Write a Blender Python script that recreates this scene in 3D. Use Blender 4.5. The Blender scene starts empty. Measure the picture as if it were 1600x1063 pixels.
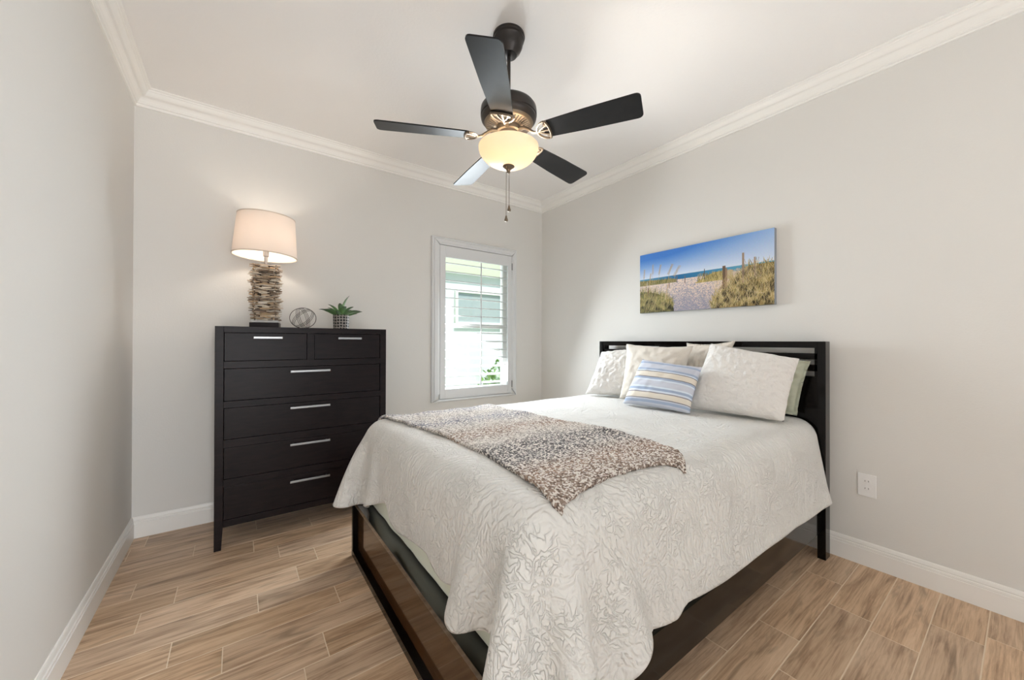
import bpy, bmesh, math, random
import numpy as np
from mathutils import Vector, Matrix, noise
from mathutils.bvhtree import BVHTree

S = bpy.context.scene
COL = S.collection
PI = math.pi
rnd = random.Random(7)

# ------------------------------------------------------------------ camera
F_PX = 588.755
cd = bpy.data.cameras.new('camera')
cd.sensor_fit = 'HORIZONTAL'
cd.sensor_width = 36.0
cd.lens = F_PX / 1600 * 36.0
cd.clip_start = 0.02
cam = bpy.data.objects.new('camera', cd)
COL.objects.link(cam)
YAW, PITCH, ROLL = 0.6293, 0.0042, 0.0024
cam.matrix_world = (Matrix.Translation((0, 0, 1.2)) @ Matrix.Rotation(-YAW, 4, 'Z')
                    @ Matrix.Rotation(PI / 2 + PITCH, 4, 'X') @ Matrix.Rotation(ROLL, 4, 'Z'))
S.camera = cam

# ------------------------------------------------------------------ light
S.view_settings.view_transform = 'Standard'
S.view_settings.look = 'None'
S.view_settings.exposure = 0.34
S.view_settings.gamma = 1.0
S.view_settings.use_curve_mapping = False
try:
    S.cycles.use_denoising = True
    S.cycles.max_bounces = 12
    S.cycles.diffuse_bounces = 8
    S.cycles.sample_clamp_indirect = 6
except Exception:
    pass

W = bpy.data.worlds.new('daylight_sky')
S.world = W
W.use_nodes = True
bg = W.node_tree.nodes['Background']
bg.inputs[0].default_value = (0.80, 0.91, 1.0, 1)
bg.inputs[1].default_value = 0.75


def area(name, loc, rot, sx, sy, power, color, spread=PI):
    d = bpy.data.lights.new(name, 'AREA')
    d.shape = 'RECTANGLE'
    d.size, d.size_y = sx, sy
    d.energy = power
    d.color = color
    d.spread = spread
    o = bpy.data.objects.new(name, d)
    o.location = loc
    o.rotation_euler = rot
    COL.objects.link(o)
    return o


# daylight from the doorway behind the viewer and the shuttered window, plus two added fills
area('ceiling_bounce_fill', (1.35, -2.55, 0.45), (PI / 2 + math.radians(52), 0, math.radians(18)), 1.9, 0.7, 12, (0.90, 0.96, 1.0), math.radians(100))  # added fill behind the viewer, tilted up to bounce off the ceiling
area('daylight_doorway', (0.10, -2.55, 1.2), (PI / 2 - math.radians(4), 0, math.radians(33)), 0.7, 1.7, 36, (0.94, 0.97, 1.0), math.radians(85))
area('daylight_window', (1.905, 3.42, 1.39), (-PI / 2, 0, 0), 0.78, 1.36, 7, (0.90, 0.96, 1.0))
area('window_fill_indoors', (1.905, 3.155, 1.37), (-PI / 2 + math.radians(22), 0, math.radians(-20)), 0.70, 1.22, 36, (0.88, 0.95, 1.0), math.radians(150))  # added fill on the room side of the shutter, so the louvers stay unlit
sd = bpy.data.lights.new('sun', 'SUN')
sd.energy = 6.0
sd.angle = math.radians(2)
sd.color = (1.0, 0.97, 0.92)
so = bpy.data.objects.new('sun', sd)
so.rotation_euler = (math.radians(24), 0, math.radians(8))
COL.objects.link(so)


def point(name, loc, power, color, r=0.03):
    d = bpy.data.lights.new(name, 'POINT')
    d.energy = power
    d.color = color
    d.shadow_soft_size = r
    o = bpy.data.objects.new(name, d)
    o.location = loc
    COL.objects.link(o)
    return o


# ------------------------------------------------------------------ materials
def srgb(r, g, b):
    f = lambda c: (c / 255 / 12.92) if c / 255 <= 0.04045 else ((c / 255 + 0.055) / 1.055) ** 2.4
    return (f(r), f(g), f(b), 1)


def mat(name, col=(0.8, 0.8, 0.8, 1), rough=0.5, metal=0.0, spec=0.5, coat=0.0):
    m = bpy.data.materials.new(name)
    m.use_nodes = True
    b = m.node_tree.nodes['Principled BSDF']
    b.inputs['Base Color'].default_value = col
    b.inputs['Roughness'].default_value = rough
    b.inputs['Metallic'].default_value = metal
    b.inputs['Specular IOR Level'].default_value = spec
    b.inputs['Coat Weight'].default_value = coat
    b.inputs['Coat Roughness'].default_value = 0.08
    return m, m.node_tree, b


def N(nt, kind, **kw):
    n = nt.nodes.new(kind)
    for k, v in kw.items():
        if k.startswith('i_'):
            n.inputs[k[2:].replace('_', ' ')].default_value = v
        else:
            setattr(n, k, v)
    return n


def L(nt, a, b):
    nt.links.new(a, b)


def bump(nt, b, height, strength=0.3, dist=0.01):
    n = N(nt, 'ShaderNodeBump')
    n.inputs['Strength'].default_value = strength
    n.inputs['Distance'].default_value = dist
    L(nt, height, n.inputs['Height'])
    L(nt, n.outputs[0], b.inputs['Normal'])
    return n


def noise_node(nt, scale, detail=3, vec=None, rough=0.5, dist=0.0):
    n = N(nt, 'ShaderNodeTexNoise')
    n.inputs['Scale'].default_value = scale
    n.inputs['Detail'].default_value = detail
    n.inputs['Roughness'].default_value = rough
    n.inputs['Distortion'].default_value = dist
    if vec is not None:
        L(nt, vec, n.inputs['Vector'])
    return n


def coords(nt, kind='Object', scale=None):
    t = N(nt, 'ShaderNodeTexCoord')
    o = t.outputs[kind]
    if scale:
        m = N(nt, 'ShaderNodeMapping')
        m.inputs['Scale'].default_value = scale
        L(nt, o, m.inputs['Vector'])
        o = m.outputs[0]
    return o


def ramp(nt, fac, stops):
    r = N(nt, 'ShaderNodeValToRGB')
    e = r.color_ramp.elements
    while len(e) < len(stops):
        e.new(0.5)
    for k, (p, c) in enumerate(stops):
        e[k].position = p
        e[k].color = c
    L(nt, fac, r.inputs[0])
    return r.outputs[0]


def plaster(name, col, strength=0.12, scale=130):
    m, nt, b = mat(name, col, 0.75, spec=0.25)
    c = coords(nt)
    n = noise_node(nt, scale, 4, c)
    bump(nt, b, n.outputs[0], strength, 0.004)
    return m


M = {}
M['wall'] = plaster('wall_paint', srgb(221, 219, 215))
M['ceiling'] = plaster('ceiling_paint', srgb(238, 236, 234), 0.25, 70)
M['trim'] = mat('white_trim_paint', srgb(238, 236, 232), 0.35)[0]
M['shutter'] = mat('shutter_paint', srgb(218, 219, 220), 0.4)[0]


def wood_dark(name, c1, c2, rough, coat, sc, bumpy=0.05, spec=0.25):
    m, nt, b = mat(name, c1, rough, spec=spec, coat=coat)
    c = coords(nt, 'Object', sc)
    n = noise_node(nt, 6, 6, c, 0.6, 0.4)
    L(nt, ramp(nt, n.outputs[0], [(0.3, c1), (0.7, c2)]), b.inputs['Base Color'])
    bump(nt, b, n.outputs[0], bumpy, 0.003)
    return m


M['espresso'] = wood_dark('espresso_wood', srgb(17, 12, 13), srgb(34, 24, 24), 0.36, 0.0, (1.5, 9, 9), 0.10, 0.15)
M['bed_black'] = wood_dark('black_lacquer_wood', srgb(8, 6, 6), srgb(16, 12, 10), 0.10, 0.0, (9, 1.5, 9), 0.02)
M['bed_reflection'] = wood_dark('lacquer_floor_reflection', srgb(66, 44, 24), srgb(92, 63, 36), 0.10, 0.3, (9, 1.2, 9), 0.02)  # the floor's brown reflection is painted into this lacquer's base colour
M['bed_gloss'] = wood_dark('polished_black_wood', srgb(9, 8, 8), srgb(15, 13, 12), 0.08, 1.0, (9, 1.5, 9), 0.01, 0.5)
M['nickel'] = mat('brushed_nickel', srgb(158, 158, 158), 0.36, 1.0)[0]
M['bronze'] = mat('dark_bronze_metal', srgb(58, 54, 52), 0.38, 0.75)[0]
M['bronze_warm'] = mat('antique_bronze_metal', srgb(122, 108, 92), 0.42, 0.7)[0]
M['slot'] = mat('dark_vent_slot', srgb(30, 26, 24), 0.8)[0]
M['blade'] = wood_dark('dark_fan_blade', srgb(18, 18, 20), srgb(26, 24, 24), 0.36, 0.0, (4, 4, 4), 0.02)
M['wire'] = mat('bronze_wire', srgb(70, 62, 60), 0.4, 0.8)[0]
M['plastic'] = mat('white_plastic', srgb(235, 234, 233), 0.35)[0]
M['black_hole'] = mat('dark_socket_hole', srgb(25, 24, 24), 0.7)[0]
M['soil'] = mat('dark_soil', srgb(30, 26, 20), 0.95)[0]


def floor_material():
    m, nt, b = mat('wood_look_tile', rough=0.36, spec=0.4)
    at = N(nt, 'ShaderNodeAttribute')
    at.attribute_name = 'tile_random'
    sep = N(nt, 'ShaderNodeSeparateColor')
    L(nt, at.outputs['Color'], sep.inputs[0])
    tc = N(nt, 'ShaderNodeTexCoord')
    off = N(nt, 'ShaderNodeVectorMath', operation='MULTIPLY_ADD')
    L(nt, at.outputs['Color'], off.inputs[0])
    off.inputs[1].default_value = (9, 7, 5)
    L(nt, tc.outputs['Object'], off.inputs[2])
    mp = N(nt, 'ShaderNodeMapping')
    mp.inputs['Scale'].default_value = (1.3, 13, 1)
    L(nt, off.outputs[0], mp.inputs['Vector'])
    n1 = noise_node(nt, 2.4, 7, mp.outputs[0], 0.62, 0.55)
    mp2 = N(nt, 'ShaderNodeMapping')
    mp2.inputs['Scale'].default_value = (2, 60, 1)
    L(nt, off.outputs[0], mp2.inputs['Vector'])
    n2 = noise_node(nt, 2.5, 4, mp2.outputs[0], 0.6, 0.3)
    mixn = N(nt, 'ShaderNodeMix', data_type='FLOAT')
    mixn.inputs[0].default_value = 0.36
    L(nt, n1.outputs[0], mixn.inputs[2])
    L(nt, n2.outputs[0], mixn.inputs[3])
    col = ramp(nt, mixn.outputs[0], [(0.30, srgb(118, 95, 75)), (0.43, srgb(172, 144, 118)),
                                     (0.53, srgb(200, 172, 144)), (0.68, srgb(217, 192, 165))])
    # broad dark smudges along the grain
    mp3 = N(nt, 'ShaderNodeMapping')
    mp3.inputs['Scale'].default_value = (1.3, 8, 1)
    L(nt, off.outputs[0], mp3.inputs['Vector'])
    n3 = noise_node(nt, 2.4, 3, mp3.outputs[0], 0.5, 0.8)
    k = ramp(nt, n3.outputs[0], [(0.58, (0, 0, 0, 1)), (0.78, (1, 1, 1, 1))])
    mx = N(nt, 'ShaderNodeMix', data_type='RGBA')
    L(nt, k, mx.inputs[0])
    L(nt, col, mx.inputs[6])
    mx.inputs[7].default_value = srgb(136, 116, 95)
    hsv = N(nt, 'ShaderNodeHueSaturation')
    mr = N(nt, 'ShaderNodeMapRange')
    L(nt, sep.outputs[0], mr.inputs[0])
    mr.inputs[3].default_value = 0.96
    mr.inputs[4].default_value = 1.16
    L(nt, mr.outputs[0], hsv.inputs['Value'])
    mr2 = N(nt, 'ShaderNodeMapRange')
    L(nt, sep.outputs[1], mr2.inputs[0])
    mr2.inputs[3].default_value = 0.92
    mr2.inputs[4].default_value = 1.1
    L(nt, mr2.outputs[0], hsv.inputs['Saturation'])
    L(nt, mx.outputs[2], hsv.inputs['Color'])
    L(nt, hsv.outputs[0], b.inputs['Base Color'])
    bump(nt, b, mixn.outputs[0], 0.12, 0.002)
    return m


M['floor'] = floor_material()
M['grout'] = mat('tile_grout', srgb(226, 208, 184), 0.85)[0]


def quilt_material(name, col, kind='quilt'):
    m, nt, b = mat(name, col, 0.9, spec=0.15)
    b.inputs['Specular IOR Level'].default_value = 0.05
    uv = coords(nt, 'UV')
    nd = noise_node(nt, 9, 2, uv)
    ad = N(nt, 'ShaderNodeVectorMath', operation='MULTIPLY_ADD')
    L(nt, nd.outputs['Color'], ad.inputs[0])
    ad.inputs[1].default_value = (0.08, 0.08, 0)
    L(nt, uv, ad.inputs[2])
    # meandering stitch lines: the zero line of a noise field, puffed in between
    vn = noise_node(nt, 58, 1.5, ad.outputs[0], 0.5, 0.6)
    sb = N(nt, 'ShaderNodeMath', operation='SUBTRACT')
    L(nt, vn.outputs[0], sb.inputs[0])
    sb.inputs[1].default_value = 0.5
    ab = N(nt, 'ShaderNodeMath', operation='ABSOLUTE')
    L(nt, sb.outputs[0], ab.inputs[0])
    p1 = ramp(nt, ab.outputs[0], [(0.0, (0, 0, 0, 1)), (0.022, (0.45, 0.45, 0.45, 1)), (0.06, (0.8, 0.8, 0.8, 1)), (0.14, (1, 1, 1, 1))])
    # large scrolls of paired stitch lines
    v2 = N(nt, 'ShaderNodeTexVoronoi', feature='DISTANCE_TO_EDGE')
    v2.inputs['Scale'].default_value = 4.2
    L(nt, ad.outputs[0], v2.inputs['Vector'])
    p2 = ramp(nt, v2.outputs['Distance'], [(0.0, (0, 0, 0, 1)), (0.018, (1, 1, 1, 1)), (0.06, (1, 1, 1, 1)),
                                           (0.072, (0.2, 0.2, 0.2, 1)), (0.085, (1, 1, 1, 1))])
    wv = N(nt, 'ShaderNodeTexWave', wave_type='RINGS', rings_direction='SPHERICAL')
    wv.inputs['Scale'].default_value = 15
    wv.inputs['Distortion'].default_value = 6.0
    wv.inputs['Detail'].default_value = 1.5
    wv.inputs['Detail Scale'].default_value = 3.0
    L(nt, ad.outputs[0], wv.inputs['Vector'])
    n2 = noise_node(nt, 5, 1, uv)
    k = ramp(nt, n2.outputs[0], [(0.47, (0, 0, 0, 1)), (0.53, (1, 1, 1, 1))])
    mx = N(nt, 'ShaderNodeMix', data_type='RGBA')
    L(nt, k, mx.inputs[0])
    L(nt, p1, mx.inputs[6])
    L(nt, wv.outputs['Color'], mx.inputs[7])
    mu = N(nt, 'ShaderNodeMix', data_type='RGBA', blend_type='MULTIPLY')
    mu.inputs[0].default_value = 1
    L(nt, mx.outputs[2], mu.inputs[6])
    L(nt, p2, mu.inputs[7])
    bump(nt, b, mu.outputs[2], 0.8, 0.0045)
    return m


M['quilt'] = quilt_material('quilted_cotton', srgb(223, 222, 219))


def fabric(name, col, scale=420, strength=0.25, dist=0.002, col2=None):
    m, nt, b = mat(name, col, 0.92, spec=0.1)
    b.inputs['Sheen Weight'].default_value = 0.3
    c = coords(nt)
    n = noise_node(nt, scale, 3, c)
    if col2:
        L(nt, ramp(nt, n.outputs[0], [(0.35, col), (0.65, col2)]), b.inputs['Base Color'])
    n2 = noise_node(nt, 22, 3, c)
    ad = N(nt, 'ShaderNodeMath', operation='MULTIPLY_ADD')
    L(nt, n2.outputs[0], ad.inputs[0])
    ad.inputs[1].default_value = 3.0
    L(nt, n.outputs[0], ad.inputs[2])
    bump(nt, b, ad.outputs[0], strength, dist)
    return m


M['sage'] = fabric('sage_cotton', srgb(178, 182, 164))
M['sheet'] = fabric('pale_sage_sheet', srgb(222, 226, 210))
M['plush'] = fabric('white_plush', srgb(228, 225, 221), 70, 0.7, 0.007)
M['linen'] = fabric('beige_linen', srgb(216, 208, 197), 300, 0.35, 0.003, srgb(226, 219, 209))


def stripe_material():
    m, nt, b = mat('striped_cotton', rough=0.9, spec=0.1)
    uv = N(nt, 'ShaderNodeTexCoord').outputs['UV']
    sp = N(nt, 'ShaderNodeSeparateXYZ')
    L(nt, uv, sp.inputs[0])
    blue, pale, cream, grey = srgb(164, 178, 202), srgb(202, 206, 218), srgb(224, 216, 204), srgb(128, 124, 128)
    white = srgb(216, 226, 238)
    st = [(0.0, pale), (0.05, blue), (0.09, blue), (0.10, pale), (0.125, grey), (0.14, cream), (0.235, cream),
          (0.245, grey), (0.26, pale), (0.275, white), (0.30, blue), (0.34, blue), (0.35, white), (0.38, pale), (0.49, pale),
          (0.50, white), (0.53, blue), (0.56, blue), (0.57, grey), (0.585, cream), (0.68, cream), (0.69, grey), (0.705, white),
          (0.73, blue), (0.76, blue), (0.77, pale), (0.88, pale), (0.89, blue), (0.92, blue), (0.93, pale)]
    rp = N(nt, 'ShaderNodeValToRGB')
    rp.color_ramp.interpolation = 'CONSTANT'
    e = rp.color_ramp.elements
    while len(e) < len(st):
        e.new(0.5)
    for k, (p, c) in enumerate(st):
        e[k].position = p
        e[k].color = c
    L(nt, sp.outputs[1], rp.inputs[0])
    L(nt, rp.outputs[0], b.inputs['Base Color'])
    n = noise_node(nt, 300, 2, coords(nt))
    bump(nt, b, n.outputs[0], 0.15, 0.002)
    return m


M['stripe'] = stripe_material()


def knit_material():
    m, nt, b = mat('chunky_knit_yarn', rough=0.95, spec=0.1)
    tc = N(nt, 'ShaderNodeTexCoord')
    ob, uv = tc.outputs['Object'], tc.outputs['UV']
    v = N(nt, 'ShaderNodeTexVoronoi', feature='F1')
    v.inputs['Scale'].default_value = 165
    L(nt, ob, v.inputs['Vector'])
    sp = N(nt, 'ShaderNodeSeparateColor')
    L(nt, v.outputs['Color'], sp.inputs[0])
    sx = N(nt, 'ShaderNodeSeparateXYZ')
    wob = noise_node(nt, 3, 2, uv)
    ad = N(nt, 'ShaderNodeVectorMath', operation='MULTIPLY_ADD')
    L(nt, wob.outputs['Color'], ad.inputs[0])
    ad.inputs[1].default_value = (0.12, 0.12, 0)
    L(nt, uv, ad.inputs[2])
    L(nt, ad.outputs[0], sx.inputs[0])
    # yarn colour changes along the length of the throw
    gray, brown, taupe, white = srgb(128, 124, 124), srgb(172, 148, 132), srgb(160, 142, 130), srgb(206, 198, 190)
    bl = srgb(160, 160, 172)
    band = ramp(nt, sx.outputs[1], [(0.06, taupe), (0.18, brown), (0.27, gray), (0.37, srgb(116, 112, 112)), (0.46, white),
                                    (0.56, brown), (0.66, white), (0.76, srgb(138, 138, 150)), (0.88, white), (1.0, bl)])
    dk = N(nt, 'ShaderNodeMix', data_type='RGBA', blend_type='MULTIPLY')
    dk.inputs[0].default_value = 1
    L(nt, band, dk.inputs[6])
    dk.inputs[7].default_value = (0.50, 0.48, 0.48, 1)
    k1 = ramp(nt, sp.outputs[0], [(0.17, (1, 1, 1, 1)), (0.21, (0, 0, 0, 1))])
    k2 = ramp(nt, sp.outputs[0], [(0.56, (0, 0, 0, 1)), (0.62, (1, 1, 1, 1))])
    m1 = N(nt, 'ShaderNodeMix', data_type='RGBA')
    L(nt, k1, m1.inputs[0])
    L(nt, band, m1.inputs[6])
    L(nt, dk.outputs[2], m1.inputs[7])
    mx = N(nt, 'ShaderNodeMix', data_type='RGBA')
    L(nt, k2, mx.inputs[0])
    L(nt, m1.outputs[2], mx.inputs[6])
    mx.inputs[7].default_value = srgb(234, 227, 220)
    L(nt, mx.outputs[2], b.inputs['Base Color'])
    inv = N(nt, 'ShaderNodeMath', operation='SUBTRACT')
    inv.inputs[0].default_value = 1
    L(nt, v.outputs['Distance'], inv.inputs[1])
    bump(nt, b, inv.outputs[0], 0.8, 0.007)
    return m


M['knit'] = knit_material()


def attr_material(name, attr, rough=0.8, spec=0.2):
    m, nt, b = mat(name, rough=rough, spec=spec)
    a = N(nt, 'ShaderNodeAttribute')
    a.attribute_name = attr
    L(nt, a.outputs['Color'], b.inputs['Base Color'])
    return m


M['driftwood'] = attr_material('driftwood', 'colour', 0.85)
M['print'] = attr_material('beach_print', 'colour', 0.6, 0.2)

m, nt, b = mat('lamp_shade_linen', srgb(238, 228, 218), 0.9, spec=0.05)
tr = N(nt, 'ShaderNodeBsdfTranslucent')
tr.inputs[0].default_value = srgb(250, 242, 236)
mxs = N(nt, 'ShaderNodeMixShader')
mxs.inputs[0].default_value = 0.28
L(nt, b.outputs[0], mxs.inputs[1])
L(nt, tr.outputs[0], mxs.inputs[2])
L(nt, mxs.outputs[0], nt.nodes['Material Output'].inputs[0])
M['shade'] = m

m, nt, b = mat('frosted_alabaster_glass', srgb(252, 244, 228), 0.35)
tr = N(nt, 'ShaderNodeBsdfTranslucent')
tr.inputs[0].default_value = srgb(255, 240, 214)
mxs = N(nt, 'ShaderNodeMixShader')
mxs.inputs[0].default_value = 0.22
L(nt, b.outputs[0], mxs.inputs[1])
L(nt, tr.outputs[0], mxs.inputs[2])
L(nt, mxs.outputs[0], nt.nodes['Material Output'].inputs[0])
M['bowl'] = m


def glow(name, col, st):
    m, nt, b = mat(name, col)
    b.inputs['Emission Color'].default_value = col
    b.inputs['Emission Strength'].default_value = st
    return m


M['bulb'] = glow('lit_bulb', (1, 0.86, 0.64, 1), 3)
_nt = M['bulb'].node_tree
_tb = N(_nt, 'ShaderNodeBsdfTransparent')
_mx = N(_nt, 'ShaderNodeMixShader')
_mx.inputs[0].default_value = 0.7
L(_nt, _nt.nodes['Principled BSDF'].outputs[0], _mx.inputs[1])
L(_nt, _tb.outputs[0], _mx.inputs[2])
L(_nt, _mx.outputs[0], _nt.nodes['Material Output'].inputs[0])

m, nt, b = mat('window_glass', (1, 1, 1, 1), 0.0)
tb = N(nt, 'ShaderNodeBsdfTransparent')
tb.inputs[0].default_value = (0.93, 0.97, 0.96, 1)
gl = N(nt, 'ShaderNodeBsdfGlossy')
gl.inputs['Roughness'].default_value = 0.02
fr = N(nt, 'ShaderNodeFresnel')
mxs = N(nt, 'ShaderNodeMixShader')
L(nt, fr.outputs[0], mxs.inputs[0])
L(nt, tb.outputs[0], mxs.inputs[1])
L(nt, gl.outputs[0], mxs.inputs[2])
L(nt, mxs.outputs[0], nt.nodes['Material Output'].inputs[0])
M['glass'] = m

m, nt, b = mat('clear_acrylic', (0.95, 0.95, 0.93, 1), 0.08)
b.inputs['Transmission Weight'].default_value = 0.7
M['acrylic'] = m


def leaf_material():
    m, nt, b = mat('succulent_leaf', rough=0.5)
    uv = coords(nt, 'UV')
    sp = N(nt, 'ShaderNodeSeparateXYZ')
    L(nt, uv, sp.inputs[0])
    L(nt, ramp(nt, sp.outputs[1], [(0.0, srgb(150, 186, 120)), (0.45, srgb(112, 150, 98)), (0.85, srgb(98, 118, 92)),
                                   (1.0, srgb(84, 66, 60))]), b.inputs['Base Color'])
    return m


M['leaf'] = leaf_material()


def pot_material():
    m, nt, b = mat('patterned_pot', rough=0.5)
    uv = coords(nt, 'UV')
    v = N(nt, 'ShaderNodeTexVoronoi', feature='DISTANCE_TO_EDGE')
    v.inputs['Scale'].default_value = 1
    v.inputs['Randomness'].default_value = 0.25
    L(nt, uv, v.inputs['Vector'])
    L(nt, ramp(nt, v.outputs['Distance'], [(0.09, srgb(176, 168, 160)), (0.13, srgb(24, 22, 22))]), b.inputs['Base Color'])
    return m


M['pot'] = pot_material()
M['house'] = mat('white_siding', srgb(222, 226, 230), 0.8)[0]
M['fascia'] = mat('cream_fascia', srgb(208, 208, 188), 0.8)[0]
M['house_glass'] = mat('grey_house_glass', srgb(168, 176, 180), 0.35)[0]
M['shrub'] = mat('bright_foliage', srgb(120, 158, 70), 0.7)[0]
M['grass'] = mat('lawn_grass', srgb(140, 160, 96), 0.9)[0]
M['rim'] = mat('shade_trim', srgb(205, 192, 178), 0.8)[0]


# ------------------------------------------------------------------ object helpers
def base_of(p):
    v = Vector((0, 0, 0))
    while p is not None:
        v = v + Vector(p.location)
        p = p.parent
    return v


def obj(name, bm, material=None, parent=None, smooth=False, origin=None):
    """link a bmesh built in world coordinates as ONE mesh object"""
    me = bpy.data.meshes.new(name)
    if parent is not None:
        bmesh.ops.translate(bm, verts=bm.verts, vec=-base_of(parent))
    elif origin is not None:
        bmesh.ops.translate(bm, verts=bm.verts, vec=-Vector(origin))
    bm.normal_update()
    bm.to_mesh(me)
    bm.free()
    o = bpy.data.objects.new(name, me)
    if parent is not None:
        o.parent = parent
    elif origin is not None:
        o.location = origin
    COL.objects.link(o)
    for mm in (material if isinstance(material, (list, tuple)) else [material]):
        if mm:
            me.materials.append(mm)
    if smooth:
        for p in me.polygons:
            p.use_smooth = True
        me.set_sharp_from_angle(angle=math.radians(38))
    return o


def thing(name, label, cat, loc, group=None):
    o = bpy.data.objects.new(name, None)
    o.empty_display_size = 0.05
    o.location = loc
    COL.objects.link(o)
    tag(o, label, cat, group)
    return o


def tag(o, label, cat, group=None):
    o['label'] = label
    o['category'] = cat
    if group:
        o['group'] = group
    return o


def struct(name, bm, m, parent=None, smooth=False):
    o = obj(name, bm, m, parent, smooth)
    if parent is None:
        o['kind'] = 'structure'
    return o


def BM():
    return bmesh.new()


def box(bm, x0, x1, y0, y1, z0, z1, bev=0.0, mi=0, rot=None):
    vs = [bm.verts.new((x, y, z)) for x in (x0, x1) for y in (y0, y1) for z in (z0, z1)]
    fs = [bm.faces.new([vs[i] for i in q]) for q in
          ((0, 1, 3, 2), (4, 6, 7, 5), (0, 4, 5, 1), (2, 3, 7, 6), (0, 2, 6, 4), (1, 5, 7, 3))]
    for f in fs:
        f.material_index = mi
    if rot is not None:
        c = Vector(((x0 + x1) / 2, (y0 + y1) / 2, (z0 + z1) / 2))
        bmesh.ops.rotate(bm, verts=vs, cent=c, matrix=rot)
    if bev > 0:
        ed = list({e for f in fs for e in f.edges})
        bmesh.ops.bevel(bm, geom=ed, offset=bev, segments=2, profile=0.7, affect='EDGES')
    return vs


def lathe(bm, prof, c=(0, 0, 0), seg=48, mi=0, cap=True):
    rings = []
    for r, z in prof:
        rings.append([bm.verts.new((c[0] + r * math.cos(2 * PI * k / seg), c[1] + r * math.sin(2 * PI * k / seg), c[2] + z))
                      for k in range(seg)])
    for a, bb in zip(rings, rings[1:]):
        for k in range(seg):
            f = bm.faces.new((a[k], a[(k + 1) % seg], bb[(k + 1) % seg], bb[k]))
            f.material_index = mi
    if cap:
        for rg in (rings[0][::-1], rings[-1]):
            try:
                f = bm.faces.new(rg)
                f.material_index = mi
            except ValueError:
                pass
    return rings


def tube(bm, pts, r, seg=8, closed=False, mi=0):
    pts = [Vector(p) for p in pts]
    n = len(pts)
    rings = []
    up = Vector((0, 0, 1))
    prev = None
    for i in range(n):
        if closed:
            t = pts[(i + 1) % n] - pts[i - 1]
        else:
            t = pts[min(i + 1, n - 1)] - pts[max(i - 1, 0)]
        t.normalize()
        if prev is None:
            a = t.cross(up)
            if a.length < 1e-3:
                a = t.cross(Vector((1, 0, 0)))
        else:
            a = prev - t * prev.dot(t)
        a.normalize()
        prev = a
        bb = t.cross(a)
        rr = r[i] if isinstance(r, (list, tuple)) else r
        rings.append([bm.verts.new(pts[i] + (a * math.cos(2 * PI * k / seg) + bb * math.sin(2 * PI * k / seg)) * rr)
                      for k in range(seg)])
    m_ = n if closed else n - 1
    for i in range(m_):
        a, bb = rings[i], rings[(i + 1) % n]
        for k in range(seg):
            f = bm.faces.new((a[k], a[(k + 1) % seg], bb[(k + 1) % seg], bb[k]))
            f.material_index = mi
    if not closed:
        bm.faces.new(rings[0][::-1])
        bm.faces.new(rings[-1])


def prism(bm, poly, fn, t0, t1, mi=0):
    """extrude a 2-D polygon; fn(u, v, t) gives the point; t0/t1 may be functions of (u, v) for mitres"""
    g = lambda t, u, v: t(u, v) if callable(t) else t
    a = [bm.verts.new(fn(u, v, g(t0, u, v))) for u, v in poly]
    c = [bm.verts.new(fn(u, v, g(t1, u, v))) for u, v in poly]
    n = len(poly)
    for i in range(n):
        f = bm.faces.new((a[i], a[(i + 1) % n], c[(i + 1) % n], c[i]))
        f.material_index = mi
    bm.faces.new(a[::-1])
    bm.faces.new(c)


def fix(bm):
    bmesh.ops.recalc_face_normals(bm, faces=bm.faces)
    return bm


# ------------------------------------------------------------------ room shell
XL, XR, YB, YF, ZT = -0.5155, 2.7416, 3.2055, -2.60, 2.7296
WX0, WX1, WZ0, WZ1 = 1.50, 2.32, 0.70, 2.08       # window hole in the far wall
TH = 0.14


def wall_with_holes(name, a0, a1, z0, z1, holes, fn, mlist):
    """wall made of blocks around rectangular holes; fn(a, d, z) maps to the world, d = depth into the wall"""
    bm = BM()
    xs = sorted({a0, a1, *[h[0] for h in holes], *[h[1] for h in holes]})
    zs = sorted({z0, z1, *[h[2] for h in holes], *[h[3] for h in holes]})
    solid = lambda xa, za: not any(h[0] < xa < h[1] and h[2] < za < h[3] for h in holes)
    for i in range(len(xs) - 1):
        for j in range(len(zs) - 1):
            if not solid((xs[i] + xs[i + 1]) / 2, (zs[j] + zs[j + 1]) / 2):
                continue
            c = [fn(a, d, z) for a in (xs[i], xs[i + 1]) for d in (0, TH) for z in (zs[j], zs[j + 1])]
            vs = [bm.verts.new(p) for p in c]
            for q in ((0, 1, 3, 2), (4, 6, 7, 5), (0, 4, 5, 1), (2, 3, 7, 6), (0, 2, 6, 4), (1, 5, 7, 3)):
                bm.faces.new([vs[k] for k in q])
    bmesh.ops.remove_doubles(bm, verts=bm.verts, dist=1e-5)
    seen = {}
    for f in list(bm.faces):
        key = tuple(sorted(v.index for v in f.verts))
        seen.setdefault(key, []).append(f)
    bm.verts.index_update()
    seen = {}
    for f in bm.faces:
        seen.setdefault(tuple(sorted(v.index for v in f.verts)), []).append(f)
    kill = [f for fs in seen.values() if len(fs) > 1 for f in fs]
    bmesh.ops.delete(bm, geom=kill, context='FACES_ONLY')
    fix(bm)
    return struct(name, bm, mlist)


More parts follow.
